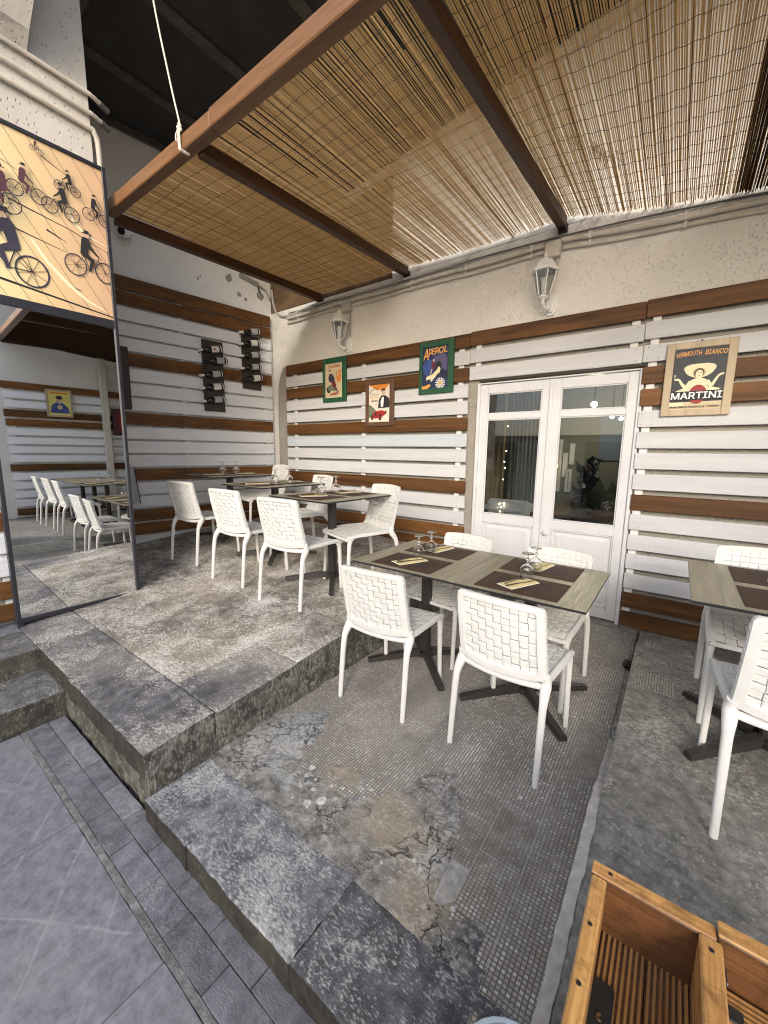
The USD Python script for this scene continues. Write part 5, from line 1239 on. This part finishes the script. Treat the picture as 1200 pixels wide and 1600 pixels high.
    for s in (-1, 1):
        # neck that carries the back from the seat corner, running on into the rear leg
        path = bez([back_pt(s, .05), back_pt(s, -.04) + [s * .001, .003, 0], (s * .205, .080, .432), (s * .209, .052, .392), (s * .211, .036, .34), (s * .2125, .018, .18), (s * .213, .002, .0)], 7)
        n = len(path); rad = np.interp(np.linspace(0, 1, n), [0, .18, .34, .46, .6, 1], [.0185, .022, .0245, .0215, .0175, .0135])
        part('leg', MB().tube(path, rad, 12), C, o, smooth=60)
    for s in (-1, 1):
        path = bez([(s * .196, .40, .442), (s * .199, .452, .436), (s * .2015, .480, .402), (s * .203, .487, .33), (s * .204, .496, .16), (s * .205, .505, .0)], 7)
        n = len(path); rad = np.interp(np.linspace(0, 1, n), [0, .18, .34, .5, 1], [.014, .0185, .020, .0165, .0130])
        part('leg', MB().tube(path, rad, 12), C, o, smooth=60)
    return o
chs = [
 ('white woven chair at the front table nearest the platform step, back to the viewer', (-1.279, 1.628, 0), .07),
 ('white woven chair with its back to the viewer, right one at the long front table', (-.580, 1.655, 0), -.05),
 ('white woven chair across the front table, before the left door leaf', (-1.250, 2.815, 0), PI - .10),
 ('white woven chair across the front table, before the right door leaf', (-.575, 2.770, 0), PI - .06),
 ('white woven chair on the platform nearest the step, back to the viewer', (-2.330, 1.845, zplat(-2.33, 1.85)), .085),
 ('white woven chair on the platform, middle one of three with backs to the viewer', (-3.060, 1.875, zplat(-3.06, 1.88)), .04),
 ('bluish white woven chair on the platform closest to the tall mirror, back to the viewer', (-3.90, 1.93, zplat(-3.9, 1.93)), .08),
 ('white woven chair facing the viewer at the platform table nearest the step', (-2.03, 2.80, zplat(-2.03, 2.8)), PI - .34),
 ('white woven chair facing the viewer behind two upturned goblets on the platform', (-2.93, 2.93, zplat(-2.93, 2.93)), PI - .32),
 ('white woven chair furthest back in the room corner behind the middle platform table', (-4.02, 3.28, zplat(-4.02, 3.28)), PI - .25),
 ('large white woven chair cut by the right edge of the picture, back to the viewer', (.440, 1.665, zright(.44, 1.67)), .05),
 ('white woven chair beyond the right edge, first one seen only in the mirror', (1.13, 1.67, zright(1.1, 1.67)), -.04),
 ('white woven chair beyond the right edge, leftmost of the row in the mirror', (1.83, 1.65, zright(1.8, 1.65)), .06),
 ('white woven chair facing the viewer across the table at the right edge', (.425, 2.885, zright(.42, 2.88)), PI - .02)]
CG = 'white woven plastic chairs at the tables'
chair0 = make_chair('woven_chair', chs[0][0], chs[0][1], chs[0][2], CG)
for (lb, lc, rz) in chs[1:]: copy_of(chair0, 'woven_chair', lb, 'chair', lc, rz, CG)

# ================================================================== TABLES
def make_table(name, label, loc, rz, group):
    o = thing(name, label, 'table', loc, rz, group)
    W, D, H = .349, .385, .745
    part('tabletop', MB().box((-W + .0004, -D + .0004, H - .0012), (W - .0004, D - .0004, H)), 'table_laminate', o)
    part('top_core', MB().cbox((-W, -D, H - .0132), (W, D, H - .0013), .0015), 'metal_black', o)
    part('top_plate', MB().cbox((-.16, -.16, H - .0215), (.16, .16, H - .0135), .002), 'metal_dark', o)
    part('column', MB().cbox((-.030, -.030, .062), (.030, .030, H - .0216), .008), 'metal_dark', o)
    part('hub', MB().cbox((-.05, -.05, .030), (.05, .05, .0615), .008).xf(Rz(PI / 4)), 'metal_dark', o)
    for k in range(4):
        a = PI / 4 + k * PI / 2
        v = np.array([(.045, -.024, .032), (.405, -.021, .008), (.045, .024, .032), (.405, .021, .008), (.045, -.018, .082), (.405, -.017, .034), (.045, .018, .082), (.405, .017, .034)])
        ar = part('base_arm', MB().hexa(v).xf(Rz(a)), 'metal_dark', o)
        part('foot_pad', MB().lathe([(0, 0), (.014, 0), (.014, .006), (.006, .008), (.006, .014), (0, .014)], 10, (.385 * math.cos(a), .385 * math.sin(a), -.003)), 'metal_black', ar)
    return o
TG = 'square grey oak topped bistro tables on dark cross bases'
tbs = [('left half of the long front table, grey oak top on a dark cross base', (-1.314, 2.305, 0), 0.),
       ('right half of the long front table, its edge lit in front of the door', (-.6145, 2.300, 0), -.004),
       ('bistro table cut by the right edge of the picture', (.445, 2.33, zright(.44, 2.3)), 0.),
       ('bistro table beyond the right edge, seen only in the mirror', (1.147, 2.33, zright(1.1, 2.3)), 0.),
       ('bistro table furthest right, seen only at the left of the mirror', (1.85, 2.33, zright(1.8, 2.3)), 0.),
       ('bistro table on the platform nearest the step', (-2.335, 2.435, zplat(-2.33, 2.43) + .01), -.05),
       ('bistro table in the middle of the platform', (-3.27, 2.58, zplat(-3.27, 2.58) + .01), -.05),
       ('bistro table on the platform furthest left against the slatted wall', (-4.28, 2.72, zplat(-4.28, 2.72) + .01), -.06)]
t0 = make_table('bistro_table', tbs[0][0], tbs[0][1], tbs[0][2], TG)
for (lb, lc, rz) in tbs[1:]: copy_of(t0, 'bistro_table', lb, 'table', lc, rz, TG)

# ------------------------------------------------------------------ place settings
def make_mat(label, loc, rz):
    o = thing('placemat', label, 'placemat', loc, rz, 'brown woven placemats')
    part('border', MB().cbox((-.215, -.155, .0003), (.215, .155, .0016), .0005), 'placemat_edge', o)
    part('woven_field', MB().box((-.206, -.146, .0017), (.206, .146, .0022)), 'placemat_weave', o)
    part('inner_field', MB().box((-.150, -.092, .0023), (.150, .092, .0026)), 'placemat_edge', o)
    return o
def make_napkin(label, loc, rz):
    o = thing('napkin', label, 'napkin', loc, rz, 'cream paper napkin pockets')
    q_ = random.Random(3); X = np.linspace(-.105, .105, 12); Yv = np.linspace(-.048, .048, 6); V = [(x + .01 * (y > 0) * 0, y, .004 + .0025 * math.sin(x * 30 + y * 20) * .5 + .0025 * (abs(y) < .03)) for x in X for y in Yv]
    F = [[i * 6 + j, (i + 1) * 6 + j, (i + 1) * 6 + j + 1, i * 6 + j + 1] for i in range(11) for j in range(5)]
    part('white_sheet', MB().cbox((-.110, -.053, .0003), (.108, .053, .0022), .0006), 'napkin_white', o)
    part('cream_pocket', MB().add(V, F), 'napkin_paper', o, smooth=True)
    return o
def make_fork(label, loc, rz):
    o = thing('fork', label, 'fork', loc, rz, 'steel forks on the napkins')
    part('handle', MB().tube(bez([(-.095, 0, .003), (-.05, 0, .005), (.0, 0, .007), (.035, 0, .005)], 4), np.linspace(.0055, .003, 12), 8, flat=.45), 'steel', o)
    m = MB().hexa([(.033, -.006, .004), (.055, -.0115, .003), (.033, .006, .004), (.055, .0115, .003), (.033, -.006, .006), (.055, -.0115, .005), (.033, .006, .006), (.055, .0115, .005)])
    part('head', m, 'steel', o)
    for k in range(4): part('tine', MB().tube([(.054, -.009 + .006 * k, .004), (.080, -.009 + .006 * k, .004), (.098, -.0085 + .0057 * k, .008)], [.0016, .0014, .0007], 5), 'steel', o)
    return o
def make_knife(label, loc, rz):
    o = thing('knife', label, 'knife', loc, rz, 'steel knives on the napkins')
    part('handle', MB().tube([(-.105, 0, .004), (-.06, 0, .0045), (.0, 0, .004)], [.0062, .0058, .004], 8, flat=.6), 'steel', o)
    part('blade', MB().prism([(0, -.003), (.02, -.008), (.085, -.009), (.105, -.004), (.108, .0035), (.0, .003)], .0016, .0032), 'steel', o)
    return o
def make_glass(label, loc):
    o = thing('goblet', label, 'glass', loc, 0, 'wine goblets standing upside down')
    part('bowl', MB().lathe([(.0325, .0), (.0365, .022), (.0385, .045), (.0355, .062), (.024, .077), (.0085, .086), (0, .087), (0, .083), (.008, .0825), (.0225, .0745), (.0338, .0605), (.0367, .045), (.0348, .022), (.0312, .0), (.0325, .0)], 24), 'goblet_glass', o, smooth=50)
    part('stem', MB().lathe([(0, .0872), (.0078, .0872), (.0052, .094), (.0050, .102), (.0088, .108), (.0088, .113), (.0048, .119), (.0048, .130), (.0085, .139), (.0, .139)], 16), 'goblet_glass', o, smooth=60)
    part('foot', MB().lathe([(0, .1392), (.012, .1394), (.030, .1425), (.034, .1445), (.034, .1465), (.030, .148), (.0, .149)], 24), 'goblet_glass', o, smooth=50)
    return o
PROTO = {}
def place(fn, key, name, label, cat, loc, rz=0., group=None):
    if key not in PROTO: PROTO[key] = fn(label, loc, rz) if key != 'glass' else fn(label, loc)
    else: copy_of(PROTO[key], name, label, cat, loc, rz, group)
def setting(tx, ty, tz, rz, who, sides=('near', 'far'), dx=0., nap=(-.012, -.01), glass_dx=.02, gl=True, mats=True):
    c, s = math.cos(rz), math.sin(rz)
    W = lambda x, y, z: (tx + c * x - s * y, ty + s * x + c * y, tz + .745 + z)
    for sd in sides:
        g = -1 if sd == 'near' else 1; y = g * .190
        where = f'on the {sd} side of {who}'
        place(make_mat, 'mat', 'placemat', f'brown placemat {where}', 'placemat', W(dx, y, .0004), rz, 'brown woven placemats')
        ny = g * .205 + (.02 if g < 0 else .015)
        place(make_napkin, 'nap', 'napkin', f'cream napkin pocket with cutlery {where}', 'napkin', W(dx + nap[0] - .01, ny, .0032), rz + PI / 2 - .30 + .12 * g, 'cream paper napkin pockets')
        a = rz + PI / 2 - .30 + .12 * g; ca, sa = math.cos(a), math.sin(a)
        off = lambda l, w: W(dx + nap[0] - .01, ny, 0)[:2] + np.array([ca * l - sa * w, sa * l + ca * w])
        f1 = off(.008, .022); place(make_fork, 'fork', 'fork', f'steel fork on the napkin {where}', 'fork', (f1[0], f1[1], tz + .745 + .0105), a + .06, 'steel forks on the napkins')
        f2 = off(-.004, -.020); place(make_knife, 'knife', 'knife', f'steel knife on the napkin {where}', 'knife', (f2[0], f2[1], tz + .745 + .0105), a - .05, 'steel knives on the napkins')
        if gl:
            place(make_glass, 'glass', 'goblet', f'upturned wine goblet {where}', 'glass', W(dx + glass_dx, g * .085 + .02, .0032 if g * .085 + .02 < -.04 or g * .085 + .02 > .04 else .0004), 0, 'wine goblets standing upside down')
setting(-1.314, 2.305, 0, 0, 'the front table, left half', dx=-.005, glass_dx=-.03)
setting(-.6145, 2.300, 0, 0, 'the front table, right half', dx=.0, glass_dx=-.015)
TZ = lambda k: tbs[k][1][2]
setting(-2.335, 2.435, TZ(5), -.05, 'the platform table nearest the step', dx=.0, glass_dx=-.06)
setting(-3.27, 2.58, TZ(6), -.05, 'the middle platform table', glass_dx=.10)
setting(-4.28, 2.72, TZ(7), -.06, 'the platform table furthest left', glass_dx=-.03)
setting(.445, 2.33, TZ(2), 0, 'the table at the right edge', dx=.03, glass_dx=.10)

# ================================================================== CRATE, BUCKET, LITTER
cr = thing('wooden_crate', 'orange stained wooden crate with ribbed deck boards in the bottom right corner', 'crate', (0, 0, 0))
ZR = .62; k_ = (1.45 - ZR) / .95
X0, X1, XD, YB, YF, TH = -.0575, .62, .123, .828, .10, .026
part('left_wall', MB().cbox((X0, YF, .16), (X0 + TH, YB - TH - .0005, ZR), .003), 'wood_crate', cr)
part('back_board', MB().cbox((X0 - .001, YB - TH, .16), (XD + .012, YB, ZR - .002), .002), 'wood_crate_x', cr)
part('top_edge', MB().cbox((X0 - .002, YB - TH - .001, ZR - .0018), (XD + .0125, YB + .001, ZR + .004), .002), 'wood_crate_rim', cr)
part('back_board', MB().cbox((XD + .014, YB - TH + .004, .16), (X1, YB + .006, ZR + .008), .002), 'wood_crate_x', cr)
part('top_edge', MB().cbox((XD + .0135, YB - TH + .003, ZR + .0082), (X1, YB + .007, ZR + .014), .002), 'wood_crate_rim', cr)
part('divider', MB().cbox((XD - .012, YF, .30), (XD + .020, YB - TH - .0005, ZR + .004), .003), 'wood_crate', cr)
part('right_wall', MB().cbox((X1 - TH, YF, .16), (X1, YB - TH - .0005, ZR), .003), 'wood_crate', cr)
part('front_board', MB().cbox((X0, YF - TH, .16), (X1, YF - .0005, ZR), .003), 'wood_crate_x', cr)
def deck(x0, x1, y0, y1, z, along):
    n = int(((x1 - x0) if along == 'y' else (y1 - y0)) / .0086); V = []; 
    m = MB(); part('deck_base', MB().box((x0, y0, z - .02), (x1, y1, z - .0072)), 'wood_crate_x', cr); w = ((x1 - x0) if along == 'y' else (y1 - y0)) / n
    for i in range(n):
        a = i * w + .0014; b = (i + 1) * w - .0014; mm = (a + b) / 2
        if along == 'y': m.hexa([(x0 + a, y0, z - .0073), (x0 + b, y0, z - .0073), (x0 + a, y1, z - .0073), (x0 + b, y1, z - .0073), (x0 + a + .0012, y0, z), (x0 + b - .0012, y0, z), (x0 + a + .0012, y1, z), (x0 + b - .0012, y1, z)])
        else: m.hexa([(x0, y0 + a, z - .0073), (x1, y0 + a, z - .0073), (x0, y0 + b, z - .0073), (x1, y0 + b, z - .0073), (x0, y0 + a + .0012, z), (x1, y0 + a + .0012, z), (x0, y0 + b - .0012, z), (x1, y0 + b - .0012, z)])
    return m
yi = YB - TH
part('deck_board', deck(X0 + TH + .001, X0 + TH + .075, YF, yi - .001, .505, 'y'), 'wood_crate_deck', cr); part('deck_board', deck(X0 + TH + .077, XD - .013, YF, yi - .001, .503, 'y'), 'wood_crate_deck', cr)
for i in range(4): part('deck_board', deck(XD + .021, X1 - TH - .001, yi - .002 - .125 * (i + 1) + .002, yi - .002 - .125 * i, .545, 'x'), 'wood_crate_deck', cr)
def bracket(pts, name='corner_bracket'):
    b = part(name, pts, 'metal_black', cr); return b
b = bracket(MB().prism(sg.box(-.011, -.045, .011, .02).buffer(.006), .003).xf(Rz(.0, (X0 + TH + .017, yi - .118, .5055))))
part('screw', MB().lathe([(0, 0), (.0065, 0), (.005, .0025), (0, .003)], 14, (X0 + TH + .017, yi - .148, .5086)), 'steel', b)
b = bracket(MB().cbox((XD + .0205, yi - .052, .55), (XD + .024, yi - .030, .612), .001).cbox((XD + .0205, yi - .052, .5456), (XD + .052, yi - .030, .549), .001))
for z in (.570, .598): part('screw', MB().lathe([(0, 0), (.006, 0), (.005, .002), (0, .0026)], 12).xf(Ry(PI / 2, (XD + .0241, yi - .041, z))), 'steel', b)
for (x, y) in ((X0 + .012, .70), (X0 + .012, .60), (X0 + .03, YB - .013), (XD + .004, YB - .05)):
    part('screw', MB().lathe([(0, 0), (.0042, 0), (.0035, .0012), (0, .0014)], 12, (x, y, ZR + (.0042 if y > .75 else .0002))), 'screw_dark', cr)
part('knot', MB().lathe([(0, 0), (.011, 0), (.008, .002), (0, .0025)], 12, (X0 + TH + .068, yi - .14, .5045)), 'wood_crate', cr)
bk = thing('bucket', 'pale blue bucket, only its rim showing at the bottom edge beside the crate', 'bucket', (-.118, .545, .137))
part('wall', MB().lathe([(.0, .005), (.075, .005), (.092, .24), (.095, .24), (.080, .0), (0, .0)], 28), 'crockery_blue', bk, smooth=50)
part('rim', MB().lathe([(.091, .236), (.099, .236), (.100, .243), (.096, .247), (.091, .244), (.091, .236)], 28), 'crockery_blue', bk, smooth=50)
o = thing('litter', 'crumpled black scrap lying at the end of the floor seam near the door', 'litter', (-.145, 3.08, .004))
P_ = trimesh.creation.icosphere(3, 1.); nn = meshkit.fbm(P_.vertices * 2.3 + 5, 4, 3)[:, None]; P_.vertices = P_.vertices * (.45 + nn) * [.028, .062, .018] + [0, 0, .012]
part('scrap', P_, 'litter_black', o)
